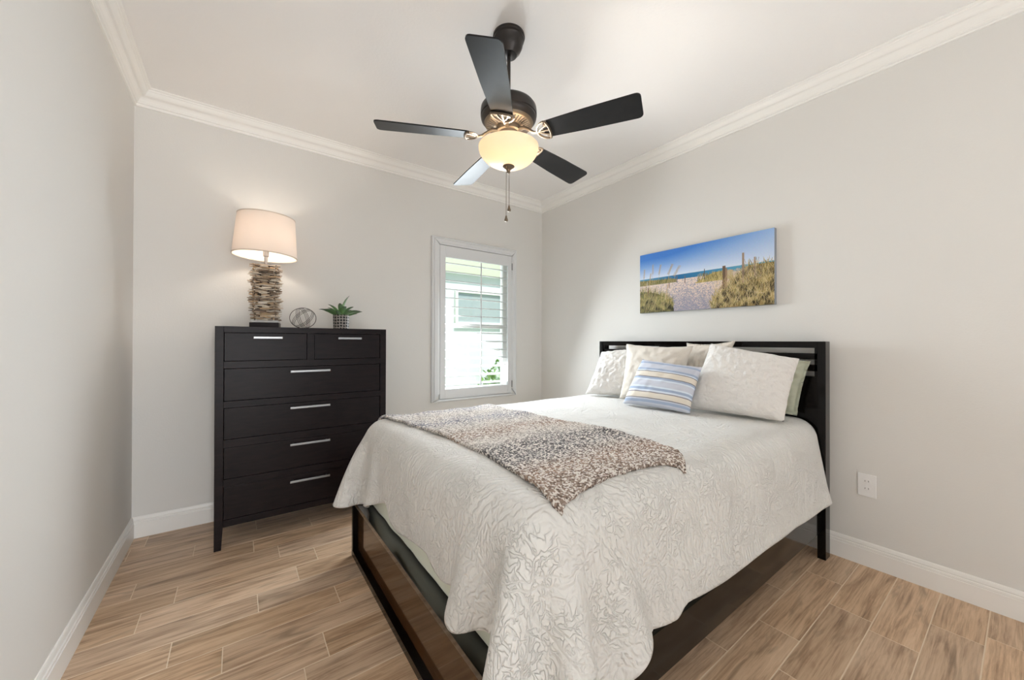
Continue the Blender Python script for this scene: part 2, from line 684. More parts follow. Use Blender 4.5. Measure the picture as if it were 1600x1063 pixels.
wall_with_holes('wall_back', XL - TH, XR + TH, 0, ZT + 0.1, [(WX0, WX1, WZ0, WZ1)], lambda a, d, z: (a, YB + d, z), M['wall'])
wall_with_holes('wall_left', YF, YB, 0, ZT + 0.1, [], lambda a, d, z: (XL - d, a, z), M['wall'])
wall_with_holes('wall_right', YF, YB, 0, ZT + 0.1, [], lambda a, d, z: (XR + d, a, z), M['wall'])
wall_with_holes('wall_front', XL - TH, XR + TH, 0, ZT + 0.1, [(-0.47, 0.31, 0, 2.1), (0.58, 2.52, 0, 2.25)],
                lambda a, d, z: (a, YF - d, z), M['wall'])
bm = BM()
box(bm, XL, XR, YF, YB, ZT, ZT + 0.1)
struct('ceiling', bm, M['ceiling'])


def build_floor():
    bm = BM()
    lay = bm.loops.layers.float_color.new('tile_random')
    box(bm, XL - TH, XR + TH, YF - TH, YB + TH, -0.06, -0.0006, mi=1)
    TW, TL, G, y00 = 0.1465, 0.593, 0.0048, 1.717
    known = {8: .102, 7: -.197, 6: .08, 5: .195, 4: .362, 3: .255, 2: .08, 1: -.206, 0: -.042, -1: .288,
             -7: 2.135, -8: 2.42, -9: 2.204, -10: 2.135, -11: 2.395}
    j = math.floor((YF - y00) / TW)
    r2 = random.Random(21)
    while y00 + j * TW < YB:
        ya, yb = max(YF, y00 + j * TW) + G / 2, min(YB, y00 + (j + 1) * TW) - G / 2
        o = known.get(j, r2.random() * TL)
        k = math.floor((XL - o) / TL)
        while o + k * TL < XR:
            xa, xb = max(XL, o + k * TL) + G / 2, min(XR, o + (k + 1) * TL) - G / 2
            if xb - xa > 0.003 and yb - ya > 0.003:
                c = (r2.random(), r2.random(), r2.random(), 1)
                e = 0.0006
                top = [bm.verts.new(p) for p in ((xa, ya, 0), (xb, ya, 0), (xb, yb, 0), (xa, yb, 0))]
                bot = [bm.verts.new(p) for p in ((xa - e, ya - e, -e), (xb + e, ya - e, -e), (xb + e, yb + e, -e), (xa - e, yb + e, -e))]
                fs = [bm.faces.new(top)] + [bm.faces.new((bot[q], bot[(q + 1) % 4], top[(q + 1) % 4], top[q])) for q in range(4)]
                for f in fs:
                    for lp in f.loops:
                        lp[lay] = c
            k += 1
        j += 1
    return struct('floor', bm, [M['floor'], M['grout']])


build_floor()

# baseboards (ogee top with two grooves), mitred in the corners
BH, BT = 0.127, 0.014
bprof = [(0, 0), (BT, 0), (BT, 0.086), (BT - .003, 0.088), (BT - .003, 0.091), (BT - .001, 0.093), (BT - .002, 0.101),
         (BT - .006, 0.103), (BT - .006, 0.106), (BT - .004, 0.109), (BT - .007, 0.122), (BT - .010, BH), (0, BH)]
for nm, fn, t0, t1 in (
        ('baseboard_back', lambda u, v, t: (t, YB - u, v), lambda u, v: XL + u, lambda u, v: XR - u),
        ('baseboard_left', lambda u, v, t: (XL + u, t, v), YF, lambda u, v: YB - u),
        ('baseboard_right', lambda u, v, t: (XR - u, t, v), YF, lambda u, v: YB - u)):
    bm = BM()
    prism(bm, bprof, fn, t0, t1)
    struct(nm, fix(bm), M['trim'])

# crown moulding
CP, CH = 0.0857, 0.0966
cpf = [(0, 0), (0.010, 0), (0.012, 0.006), (0.010, 0.014), (0.018, 0.018), (0.020, 0.024)]
for k in range(0, 9):
    a = k / 8
    cpf.append((0.022 + 0.046 * a, 0.026 + 0.052 * (a + 0.16 * math.sin(2 * PI * a))))
cpf += [(0.072, 0.080), (0.074, 0.086), (0.080, 0.088), (CP, 0.091), (CP, CH), (0, CH)]
for nm, fn, t0, t1 in (
        ('trim_1', lambda u, v, t: (t, YB - u, ZT - CH + v), lambda u, v: XL + u, lambda u, v: XR - u),
        ('trim_2', lambda u, v, t: (XL + u, t, ZT - CH + v), YF, lambda u, v: YB - u),
        ('trim_3', lambda u, v, t: (XR - u, t, ZT - CH + v), YF, lambda u, v: YB - u)):
    bm = BM()
    prism(bm, cpf, fn, t0, t1)
    struct(nm, fix(bm), M['trim'])


# ------------------------------------------------------------------ window and shutter
def rect_frame(bm, x0, x1, z0, z1, w, y0, y1, bev=0.0):
    box(bm, x0, x0 + w, y0, y1, z0, z1, bev)
    box(bm, x1 - w, x1, y0, y1, z0, z1, bev)
    box(bm, x0 + w, x1 - w, y0, y1, z0, z0 + w, bev)
    box(bm, x0 + w, x1 - w, y0, y1, z1 - w, z1, bev)


win = bpy.data.objects.new('window_1', None)
win.location = (1.91, YB + 0.09, WZ0)
win['kind'] = 'structure'
COL.objects.link(win)
bm = BM()
rect_frame(bm, WX0 + .002, WX1 - .002, WZ0 + .002, WZ1 - .002, 0.05, YB + 0.075, YB + 0.125, 0.004)
box(bm, WX0 + .05, WX1 - .05, YB + 0.08, YB + 0.12, 1.335, 1.375)
obj('window_sash', bm, M['trim'], win)
bm = BM()
box(bm, WX0 + .05, WX1 - .05, YB + 0.098, YB + 0.103, WZ0 + .05, WZ1 - .05)
obj('pane', bm, M['glass'], win)

sh = thing('plantation_shutter', 'white plantation shutter with open louvers on the window beside the bed', 'shutter', (1.90, YB, 0.64))
fo = (1.42, 2.375, 0.640, 2.163)
bm = BM()
prof = [(0, 0.0), (0, 0.020), (0.010, 0.026), (0.018, 0.022), (0.026, 0.030), (0.060, 0.030), (0.066, 0.024), (0.078, 0.022), (0.078, 0.0)]
x0, x1, z0, z1 = fo
for fn, t0, t1 in (
        (lambda u, v, t: (x0 + u, YB - v, t), lambda u, v: z0 + u, lambda u, v: z1 - u),
        (lambda u, v, t: (x1 - u * .78, YB - v, t), lambda u, v: z0 + u, lambda u, v: z1 - u),
        (lambda u, v, t: (t, YB - v, z0 + u * .28), lambda u, v: x0 + u, lambda u, v: x1 - u * .78),
        (lambda u, v, t: (t, YB - v, z1 - u * .86), lambda u, v: x0 + u, lambda u, v: x1 - u * .78)):
    prism(bm, prof, fn, t0, t1)
obj('shutter_frame', fix(bm), M['shutter'], sh)
pn = BM()
py0, py1 = YB - 0.022, YB + 0.004
box(pn, 1.501, 1.555, py0, py1, 0.668, 2.090, 0.002)
box(pn, 2.266, 2.312, py0, py1, 0.668, 2.090, 0.002)
box(pn, 1.555, 2.266, py0, py1, 0.668, 0.755, 0.002)
box(pn, 1.555, 2.266, py0, py1, 1.985, 2.090, 0.002)
obj('shutter_panel', pn, M['shutter'], sh)
for k in range(15):
    z = 0.783 + 0.0822 * k
    bm = BM()
    ell = []
    for q in range(16):
        a = 2 * PI * q / 16
        ell.append((0.037 * math.cos(a), 0.0058 * math.sin(a)))
    ti = math.radians(7)
    cy = YB + 0.022
    rot = [(cy + u * math.cos(ti) - v * math.sin(ti), z + 0.006 + u * math.sin(ti) + v * math.cos(ti)) for u, v in ell]
    prism(bm, rot, lambda u, v, t: (t, u, v), 1.557, 2.264)
    o = obj('louver', fix(bm), M['shutter'], sh)
bm = BM()
box(bm, 1.930, 1.940, YB - 0.036, YB - 0.026, 0.765, 1.975, 0.002)
for k in range(15):
    box(bm, 1.933, 1.937, YB - 0.028, YB - 0.012, 0.786 + 0.0822 * k, 0.789 + 0.0822 * k)
obj('tilt_rod', bm, M['shutter'], sh)
for z in (0.76, 1.98):
    bm = BM()
    box(bm, 2.309, 2.317, YB - 0.034, YB - 0.023, z - .035, z + .035, 0.002)
    obj('hinge', bm, M['nickel'], sh)

# outside: neighbouring house, shrub, lawn
nh = thing('neighbouring_house', 'white neighbouring house wall seen through the shutter louvers', 'house', (4.6, 7.0, -0.2))
bm = BM()
box(bm, 0.5, 10, 7.0, 7.2, -0.2, 3.2)
obj('house_wall', bm, M['house'], nh)
bm = BM()
box(bm, 0.3, 10.2, 6.90, 7.0, 2.62, 2.90, 0.01)
obj('eave', bm, M['fascia'], nh)
bm = BM()
rect_frame(bm, 3.62, 5.0, 1.55, 2.28, 0.06, 6.94, 7.0)
wf = obj('house_window', bm, M['trim'], nh)
bm = BM()
box(bm, 3.68, 4.94, 6.97, 6.99, 1.61, 2.22)
obj('house_pane', bm, M['house_glass'], wf)
bm = BM()
box(bm, -3, 12, YB + 0.5, 14, -0.35, -0.2)
o = struct('ground', bm, M['grass'])
bm = BM()
r3 = random.Random(5)
for k in range(1500):
    a, e = r3.random() * 2 * PI, math.asin(r3.random())
    rr = 0.55 + 0.45 * r3.random()
    p = Vector((4.3 + 0.62 * rr * math.cos(a) * math.cos(e), 6.2 + 0.4 * rr * math.sin(a) * math.cos(e), -0.2 + 1.02 * rr * math.sin(e)))
    d = Vector((r3.uniform(-1, 1), r3.uniform(-1, 1), r3.uniform(-.2, 1))).normalized()
    s = d.cross(Vector((r3.random(), r3.random(), r3.random()))).normalized()
    ln, wd = 0.09, 0.025
    vs = [bm.verts.new(p), bm.verts.new(p + d * ln * .5 + s * wd), bm.verts.new(p + d * ln), bm.verts.new(p + d * ln * .5 - s * wd)]
    bm.faces.new(vs)
tag(obj('shrub', bm, M['shrub'], origin=(4.3, 6.2, -0.2)), 'green leafy shrub outside in front of the white house', 'shrub')


# ------------------------------------------------------------------ chest of drawers
CX0, CX1, CY0, CY1, CZ = -0.105, 0.863, 2.723, 3.178, 1.285
ch = thing('chest_of_drawers', 'tall dark espresso chest of six drawers under the lamp', 'dresser', (0.38, 2.95, 0))
bm = BM()
for xa, xb in ((CX0, CX0 + 0.041), (CX1 - 0.041, CX1)):
    box(bm, xa, xb, CY0, CY1, 0.135, CZ, 0.002)
box(bm, CX0 + .041, CX1 - .041, CY0, CY1, CZ - 0.036, CZ, 0.001)
box(bm, CX0 + .041, CX1 - .041, CY0 + .001, CY1, 0.128, 0.166, 0.001)
rails = [(1.040, 1.081), (0.812, 0.850), (0.583, 0.628), (0.358, 0.400)]
for za, zb in rails:
    box(bm, CX0 + .041, CX1 - .041, CY0 + .001, CY0 + 0.03, za, zb, 0.001)
box(bm, 0.361, 0.402, CY0 + .001, CY0 + 0.03, 1.081, CZ - .036, 0.001)
box(bm, CX0 + .041, CX1 - .041, CY1 - 0.015, CY1, 0.166, CZ - .036)
obj('cabinet', bm, M['espresso'], ch)
for xa, sg in ((CX0, 1), (CX1, -1)):
    for ya, yb in ((CY0, CY0 + 0.045), (CY1 - 0.045, CY1)):
        bm = BM()
        top = [(xa, ya), (xa + sg * 0.041, ya), (xa + sg * 0.041, yb), (xa, yb)]
        bot = [(xa, ya), (xa + sg * 0.033, ya), (xa + sg * 0.033, yb), (xa, yb)]
        a = [bm.verts.new((x, y, 0.0)) for x, y in bot]
        c = [bm.verts.new((x, y, 0.136)) for x, y in top]
        for i in range(4):
            bm.faces.new((a[i], a[(i + 1) % 4], c[(i + 1) % 4], c[i]))
        bm.faces.new(a[::-1])
        bm.faces.new(c)
        obj('leg', fix(bm), M['espresso'], ch)


def drawer(xa, xb, za, zb, hx0, hx1, hz):
    bm = BM()
    g = 0.0025
    box(bm, xa + g, xb - g, CY0 + 0.004, CY0 + 0.030, za + g, zb - g, 0.0015)
    box(bm, xa + .02, xb - .02, CY0 + 0.030, CY1 - 0.04, za + .015, zb - .015)
    d = obj('drawer', bm, M['espresso'], ch)
    bm = BM()
    box(bm, hx0, hx1, CY0 - 0.026, CY0 - 0.015, hz - .0065, hz + .0065, 0.002)
    for x in (hx0 + .018, hx1 - .018):
        box(bm, x - .004, x + .004, CY0 - 0.016, CY0 + 0.006, hz - .004, hz + .004)
    h = obj('handle', bm, M['nickel'], d)
    h['label'] = 'brushed metal bar handle'


drawer(-0.064, 0.361, 1.081, 1.249, 0.076, 0.224, 1.220)
drawer(0.402, 0.822, 1.081, 1.249, 0.541, 0.689, 1.219)
for za, zb, hz in ((0.850, 1.040, 1.010), (0.628, 0.812, 0.783), (0.400, 0.583, 0.553), (0.166, 0.358, 0.322)):
    drawer(-0.064, 0.822, za, zb, 0.267, 0.493, hz)

# ------------------------------------------------------------------ table lamp
LX, LY = 0.148, 2.945
lamp = thing('table_lamp', 'lit driftwood table lamp with a white drum shade on the chest', 'lamp', (LX, LY, CZ))
RZ = Matrix.Rotation(math.radians(-9), 3, 'Z')


def lrot(bm):
    bmesh.ops.rotate(bm, verts=bm.verts, cent=(LX, LY, 0), matrix=RZ)
    return bm


bm = BM()
box(bm, LX - .079, LX + .079, LY - .079, LY + .079, CZ, CZ + 0.033, 0.002)
obj('plinth', lrot(bm), M['espresso'], lamp)
bm = BM()
box(bm, LX - .076, LX + .076, LY - .076, LY + .076, CZ + 0.033, CZ + 0.048, 0.002)
obj('acrylic_plate', lrot(bm), M['acrylic'], lamp)
bm = BM()
lay = bm.loops.layers.float_color.new('colour')
r4 = random.Random(3)
zt0, zt1 = CZ + 0.048, 1.692
box(bm, LX - .05, LX + .05, LY - .05, LY + .05, zt0, zt1 - .006)
for f in bm.faces:
    for lp in f.loops:
        lp[lay] = srgb(60, 50, 42)
pal = [(196, 178, 156), (170, 150, 128), (208, 196, 178), (140, 120, 102), (186, 160, 130), (120, 106, 94), (214, 204, 190)]
nl = 44
for i in range(nl):
    z = zt0 + (i + .5) * (zt1 - zt0) / nl
    for side in range(4):
        for k in range(3):
            ln = r4.uniform(0.042, 0.078)
            u = -0.05 + 0.05 * k + r4.uniform(-.012, .012)
            if side % 2:
                u *= 1.0
            dv = 0.056 + r4.uniform(-.008, .006)
            n0 = len(bm.faces)
            pts = []
            ang = r4.uniform(-.2, .2)
            tilt = r4.uniform(-.10, .10)
            for q in range(4):
                s = -ln / 2 + ln * q / 3
                lu, lv, lz = u + s, dv + s * ang + r4.uniform(-.002, .002), z + s * tilt + r4.uniform(-.002, .002)
                c_, s_ = math.cos(side * PI / 2), math.sin(side * PI / 2)
                pts.append((LX + lu * c_ - lv * s_, LY + lu * s_ + lv * c_, lz))
            rr = r4.uniform(0.0036, 0.0056)
            bm.faces.ensure_lookup_table()
            tube(bm, pts, [rr * .55, rr, rr * .95, rr * .5], 6)
            bm.faces.ensure_lookup_table()
            pc = pal[r4.randrange(len(pal))]
            jt = r4.uniform(.85, 1.05)
            colr = srgb(*[min(255, v * jt) for v in pc])
            for f in list(bm.faces)[n0:]:
                for lp in f.loops:
                    lp[lay] = colr
obj('driftwood_column', lrot(bm), M['driftwood'], lamp)
bm = BM()
lathe(bm, [(0.010, 1.686), (0.010, 1.752), (0.016, 1.754), (0.018, 1.80), (0.014, 1.805)], (LX, LY, 0), 20)
obj('stem', bm, M['nickel'], lamp, True)
bm = BM()
lathe(bm, [(0.013, 1.805), (0.016, 1.82), (0.029, 1.855), (0.030, 1.875), (0.020, 1.90), (0.004, 1.906)], (LX, LY, 0), 24)
obj('bulb', bm, M['bulb'], lamp, True)
SZ0, SZ1, RB, RT = 1.752, 2.010, 0.181, 0.161
tl = Matrix.Rotation(math.radians(1.6), 3, 'Y')


def shade_tilt(bm):
    bmesh.ops.rotate(bm, verts=bm.verts, cent=(LX, LY, 1.88), matrix=tl)
    return bm


bm = BM()
lathe(bm, [(RB, SZ0), (RT, SZ1), (RT - .002, SZ1), (RB - .002, SZ0), (RB, SZ0)], (LX, LY, 0), 72, cap=False)
shd = obj('lamp_shade', fix(shade_tilt(bm)), M['shade'], lamp, True)
for r_, z in ((RB, SZ0 + .002), (RT, SZ1 - .002)):
    bm = BM()
    lathe(bm, [(r_ + .0012, z - .003), (r_ + .0012, z + .003), (r_ - .003, z + .003), (r_ - .003, z - .003), (r_ + .0012, z - .003)], (LX, LY, 0), 72, cap=False)
    obj('shade_trim', fix(shade_tilt(bm)), M['rim'], shd)
bm = BM()
for k in range(3):
    a = 2 * PI * k / 3
    tube(bm, [(LX, LY, 1.93), (LX + (RT - .003) * math.cos(a), LY + (RT - .003) * math.sin(a), SZ1 - .012)], 0.0018, 6)
for sg in (-1, 1):
    tube(bm, [(LX + sg * .014, LY, 1.80), (LX + sg * .045, LY, 1.84), (LX + sg * .042, LY, 1.90), (LX, LY, 1.93)], 0.0018, 6)
obj('harp', shade_tilt(bm), M['nickel'], lamp)
point('table_lamp_bulb_light', (LX, LY, 1.872), 2.9, (1.0, 0.92, 0.83), 0.032)

# ------------------------------------------------------------------ wire ball and succulent
bc = Vector((0.358, 2.90, CZ + 0.0705))
bm = BM()
for ax, spin in (((0.10, 1, 0.12), 0), ((0.72, 0.42, -0.55), 0), ((0.86, -0.45, 0.22), 0)):
    nrm = Vector(ax).normalized()
    a = nrm.orthogonal().normalized()
    c2 = nrm.cross(a)
    for off in (-0.0095, 0, 0.0095):
        R = math.sqrt(0.0765 ** 2 - off ** 2) if True else 0
        pts = []
        for q in range(48):
            p = nrm * off + (a * math.cos(2 * PI * q / 48) + c2 * math.sin(2 * PI * q / 48)) * R
            pts.append(bc + Vector((p.x * 1.03, p.y * 1.03, p.z * 0.905)))
        tube(bm, pts, 0.0015, 5, True)
tag(obj('wire_ball', bm, M['wire'], None, True, (bc.x, bc.y, CZ)),
    'small bronze wire sphere of crossing bands on the chest beside the lamp', 'ornament')

PX, PY = 0.600, 2.905
pl = thing('potted_succulent', 'small green succulent in a black and white patterned pot on the chest', 'plant', (PX, PY, CZ))
bm = BM()
prof = [(0.047, 0.0), (0.051, 0.002), (0.0545, 0.100), (0.0545, 0.102), (0.050, 0.102), (0.049, 0.085)]
rings = lathe(bm, prof, (PX, PY, CZ), 48)
uvl = bm.loops.layers.uv.new('UVMap')
for f in bm.faces:
    for lp in f.loops:
        d = lp.vert.co - Vector((PX, PY, CZ))
        u = math.atan2(d.y, d.x) / (2 * PI)
        if f.calc_center_median().y > PY and False:
            pass
        lp[uvl].uv = (u * 17, d.z / 0.1 * 5)
obj('pot', fix(bm), M['pot'], pl, True)
bm = BM()
lathe(bm, [(0.0, 0.086), (0.0495, 0.086), (0.0495, 0.09), (0.0, 0.095)], (PX, PY, CZ), 24, cap=False)
obj('soil', fix(bm), M['soil'], pl)
bm = BM()
uvl = bm.loops.layers.uv.new('UVMap')
r5 = random.Random(11)
spec = [(0, 88, .155, .03)]
for k in range(6):
    spec.append((k * 60 + 20, 56, .12, .026))
for k in range(7):
    spec.append((k * 51 + 5, 34, .155, .026))
for k in range(7):
    spec.append((k * 51 + 32, 12, .135, .024))
for az, el, ln, wd in spec:
    az, el = math.radians(az + r5.uniform(-8, 8)), math.radians(el + r5.uniform(-5, 5))
    ln *= r5.uniform(.9, 1.08)
    h = Vector((math.cos(az), math.sin(az), 0))
    sd = Vector((-math.sin(az), math.cos(az), 0))
    nseg = 8
    rows = []
    p = Vector((PX, PY, CZ + 0.090)) + h * 0.006
    e = el
    for q in range(nseg + 1):
        t = q / nseg
        d = h * math.cos(e) + Vector((0, 0, 1)) * math.sin(e)
        nrm = (-h * math.sin(e) + Vector((0, 0, 1)) * math.cos(e))
        wv = wd * .66 * (0.55 + 1.2 * t) * (1 - t ** 3.0) if t < 1 else 0.0004
        wv = max(wv, 0.0004)
        th = 0.004 * (1 - t) + 0.0006
        rows.append((t, [p - sd * wv + nrm * wv * .45, p - nrm * th, p + sd * wv + nrm * wv * .45, p + nrm * (wv * .1)]))
        p = p + d * (ln / nseg)
        e += (-0.05 if el > .3 else 0.0) + (0.04 if el < .35 and t < .5 else -0.03)
    vr = [(t, [bm.verts.new(c) for c in cs]) for t, cs in rows]
    for (ta, a), (tb_, c) in zip(vr, vr[1:]):
        for k in range(4):
            f = bm.faces.new((a[k], a[(k + 1) % 4], c[(k + 1) % 4], c[k]))
            for lp, tt in zip(f.loops, (ta, ta, tb_, tb_)):
                lp[uvl].uv = (0.5, tt)
o = obj('leaves', fix(bm), M['leaf'], pl, True)

# ------------------------------------------------------------------ ceiling fan
FX, FY = 1.09, 1.53
fan = thing('ceiling_fan', 'dark bronze ceiling fan with five blades and a lit glass bowl', 'fan', (FX, FY, ZT))
FC = (FX, FY, 0)
bm = BM()
lathe(bm, [(0.078, ZT), (0.080, ZT - .012), (0.076, ZT - .016), (0.076, ZT - .026), (0.072, ZT - .030), (0.068, ZT - .055),
           (0.058, ZT - .078), (0.044, ZT - .092), (0.040, ZT - .100), (0.020, ZT - .106)], FC, 48)
obj('canopy', fix(bm), M['bronze'], fan, True)
bm = BM()
lathe(bm, [(0.009, 2.36), (0.009, 2.65)], FC, 20)
obj('downrod', fix(bm), M['bronze'], fan, True)
bm = BM()
lathe(bm, [(0.018, 2.425), (0.022, 2.415), (0.030, 2.398), (0.065, 2.392), (0.105, 2.386), (0.128, 2.376), (0.138, 2.362),
           (0.140, 2.345), (0.140, 2.325), (0.136, 2.320), (0.138, 2.314), (0.136, 2.306), (0.128, 2.296), (0.122, 2.290)], FC, 64)
mot = obj('motor_housing', fix(bm), M['bronze'], fan, True)
bm = BM()
lathe(bm, [(0.122, 2.291), (0.119, 2.282), (0.110, 2.276), (0.068, 2.266), (0.062, 2.266)], FC, 64, cap=False)
for k in range(40):
    a = 2 * PI * k / 40
    Rm = Matrix.Rotation(a, 3, 'Z')
    vs = []
    for x, z in ((0.074, 2.2665), (0.107, 2.2745)):
        for y in (-0.0026, 0.0026):
            vs.append(bm.verts.new(Rm @ Vector((x, y, z)) + Vector((FX, FY, 0))))
            vs.append(bm.verts.new(Rm @ Vector((x, y, z + .004)) + Vector((FX, FY, 0))))
    q = [(0, 4, 6, 2), (0, 1, 5, 4), (2, 6, 7, 3), (0, 2, 3, 1), (4, 5, 7, 6)]
    for ids in q:
        f = bm.faces.new([vs[i] for i in ids])
        f.material_index = 1
obj('vent_plate', bm, [M['bronze_warm'], M['slot']], mot, True)
bm = BM()
lathe(bm, [(0.062, 2.27), (0.060, 2.245), (0.052, 2.240), (0.050, 2.225), (0.047, 2.222), (0.047, 2.185), (0.053, 2.180),
           (0.053, 2.172), (0.075, 2.170), (0.075, 2.166)], FC, 48)
obj('switch_housing', fix(bm), M['bronze_warm'], fan, True)

PITCH_B = math.radians(13)


def blade(theta):
    T = Matrix.Translation((FX, FY, 2.215)) @ Matrix.Rotation(theta, 4, 'Z')
    P = Matrix.Rotation(-PITCH_B, 4, 'X')
    bm = BM()
    # outline of the blade (x outward)
    x0b, x1b = 0.185, 0.635
    out = []
    for q in range(9):
        a = PI / 2 + PI * q / 8
        out.append((x0b + 0.028 + 0.028 * math.cos(a), 0.050 * math.sin(a)))
    out += [(0.40, -0.061), (x1b - .03, -0.067)]
    for q in range(5):
        a = -PI / 2 + PI / 2 * q / 4
        out.append((x1b - .022 + .022 * math.cos(a), -0.047 + .020 * math.sin(a)))
    for q in range(5):
        a = PI / 2 * q / 4
        out.append((x1b - .022 + .022 * math.cos(a), 0.047 + .020 * math.sin(a)))
    out += [(x1b - .03, 0.067), (0.40, 0.061)]
    th = 0.006
    bot = [bm.verts.new((x, y, -th / 2)) for x, y in out]
    top = [bm.verts.new((x, y, th / 2)) for x, y in out]
    n = len(out)
    bm.faces.new(bot[::-1])
    bm.faces.new(top)
    for i in range(n):
        bm.faces.new((bot[i], bot[(i + 1) % n], top[(i + 1) % n], top[i]))
    bmesh.ops.transform(bm, matrix=T @ P, verts=bm.verts)
    bl = obj('blade', fix(bm), M['blade'], fan)
    # openwork blade iron
    bm = BM()
    z0_ = -0.006
    arc = []
    for q in range(13):
        a = math.radians(100 + 160 * q / 12)
        arc.append((0.212 + 0.056 * math.cos(a), 0.054 * math.sin(a), z0_))
    rimc = [(0.205 + 0.012 * math.cos(math.radians(-90 + 180 * q / 8)), 0.053 * math.sin(math.radians(-90 + 180 * q / 8)), z0_) for q in range(9)]
    tube(bm, arc, 0.0055, 8)
    tube(bm, rimc, 0.006, 8)
    for yy in (0.0,):
        tube(bm, [(0.156, 0, z0_), (0.217, 0, z0_)], 0.005, 8)
    for s in (-1, 1):
        tube(bm, [(0.160, 0, z0_), (0.185, s * 0.018, z0_), (0.212, s * 0.030, z0_)], 0.004, 8)
        box(bm, 0.195, 0.214, s * 0.030 - .008, s * 0.030 + .008, z0_ - .003, z0_ + .003)
    bmesh.ops.transform(bm, matrix=P, verts=bm.verts)
    tube(bm, [(0.055, 0, 0.036), (0.085, 0, 0.034), (0.110, 0, 0.018), (0.135, 0, -0.001), (0.160, 0, z0_)], [0.011, 0.009, 0.007, 0.007, 0.006], 10)
    bmesh.ops.transform(bm, matrix=T, verts=bm.verts)
    ir = obj('blade_iron', fix(bm), M['bronze_warm'], bl, True)
    ir['label'] = 'openwork bronze blade bracket'


for k in range(5):
    blade(math.radians(10.7 + 72 * k))

BZ = 2.174
bm = BM()
gp = []
for q in range(15):
    a = PI / 2 * q / 14
    gp.append((0.149 * math.cos(a) ** 0.82 if q < 14 else 0.012, BZ - 0.010 - 0.090 * math.sin(a) ** 1.15))
prof = [(0.146, BZ), (0.150, BZ - .003)] + gp
inner = [(max(r - .003, 0.010), z + .002) for r, z in reversed(gp)] + [(0.143, BZ - .002), (0.146, BZ)]
lathe(bm, prof + inner, FC, 72, cap=False)
obj('glass_bowl', fix(bm), M['bowl'], fan, True)
bm = BM()
lathe(bm, [(0.0, BZ - .094), (0.029, BZ - .096), (0.030, BZ - .101), (0.022, BZ - .107), (0.011, BZ - .115), (0.008, BZ - .123), (0.009, BZ - .128),
           (0.006, BZ - .133), (0.0, BZ - .135)], FC, 32, cap=False)
obj('finial', fix(bm), M['bronze_warm'], fan, True)
for dx, dy, z0_, z1_ in ((-0.022, -0.012, BZ - .09, 1.792), (0.0, -0.005, BZ - .132, 1.848)):
    bm = BM()
    cx, cy = FX + dx, FY + dy
    tube(bm, [(cx, cy, z0_), (cx, cy, z1_ + .03)], 0.0013, 6)
    n = int((z0_ - z1_ - .03) / .006)
    cn = obj('pull_chain', bm, M['bronze_warm'], fan)
    bm = BM()
    lathe(bm, [(0.001, z1_ + .032), (0.004, z1_ + .028), (0.006, z1_ + .018), (0.0095, z1_ + .008), (0.0085, z1_ + .002), (0.004, z1_)], (cx, cy, 0), 20)
    obj('pull_knob', fix(bm), M['bronze_warm'], cn, True)
for sx_, sy_ in ((-.05, .02), (.05, .03), (0, -.055)):
    bm = BM()
    lathe(bm, [(0.010, 2.165), (0.011, 2.14), (0.020, 2.125), (0.022, 2.112), (0.014, 2.098), (0.002, 2.094)], (FX + sx_, FY + sy_, 0), 20)
    obj('bulb', fix(bm), M['bulb'], fan, True)
point('fan_bulb_light', (FX + 0.012, FY - 0.02, 2.125), 27, (1.0, 0.95, 0.88), 0.03)

# ------------------------------------------------------------------ wall picture
r6 = np.random.default_rng(4)
PW, PH = 520, 256


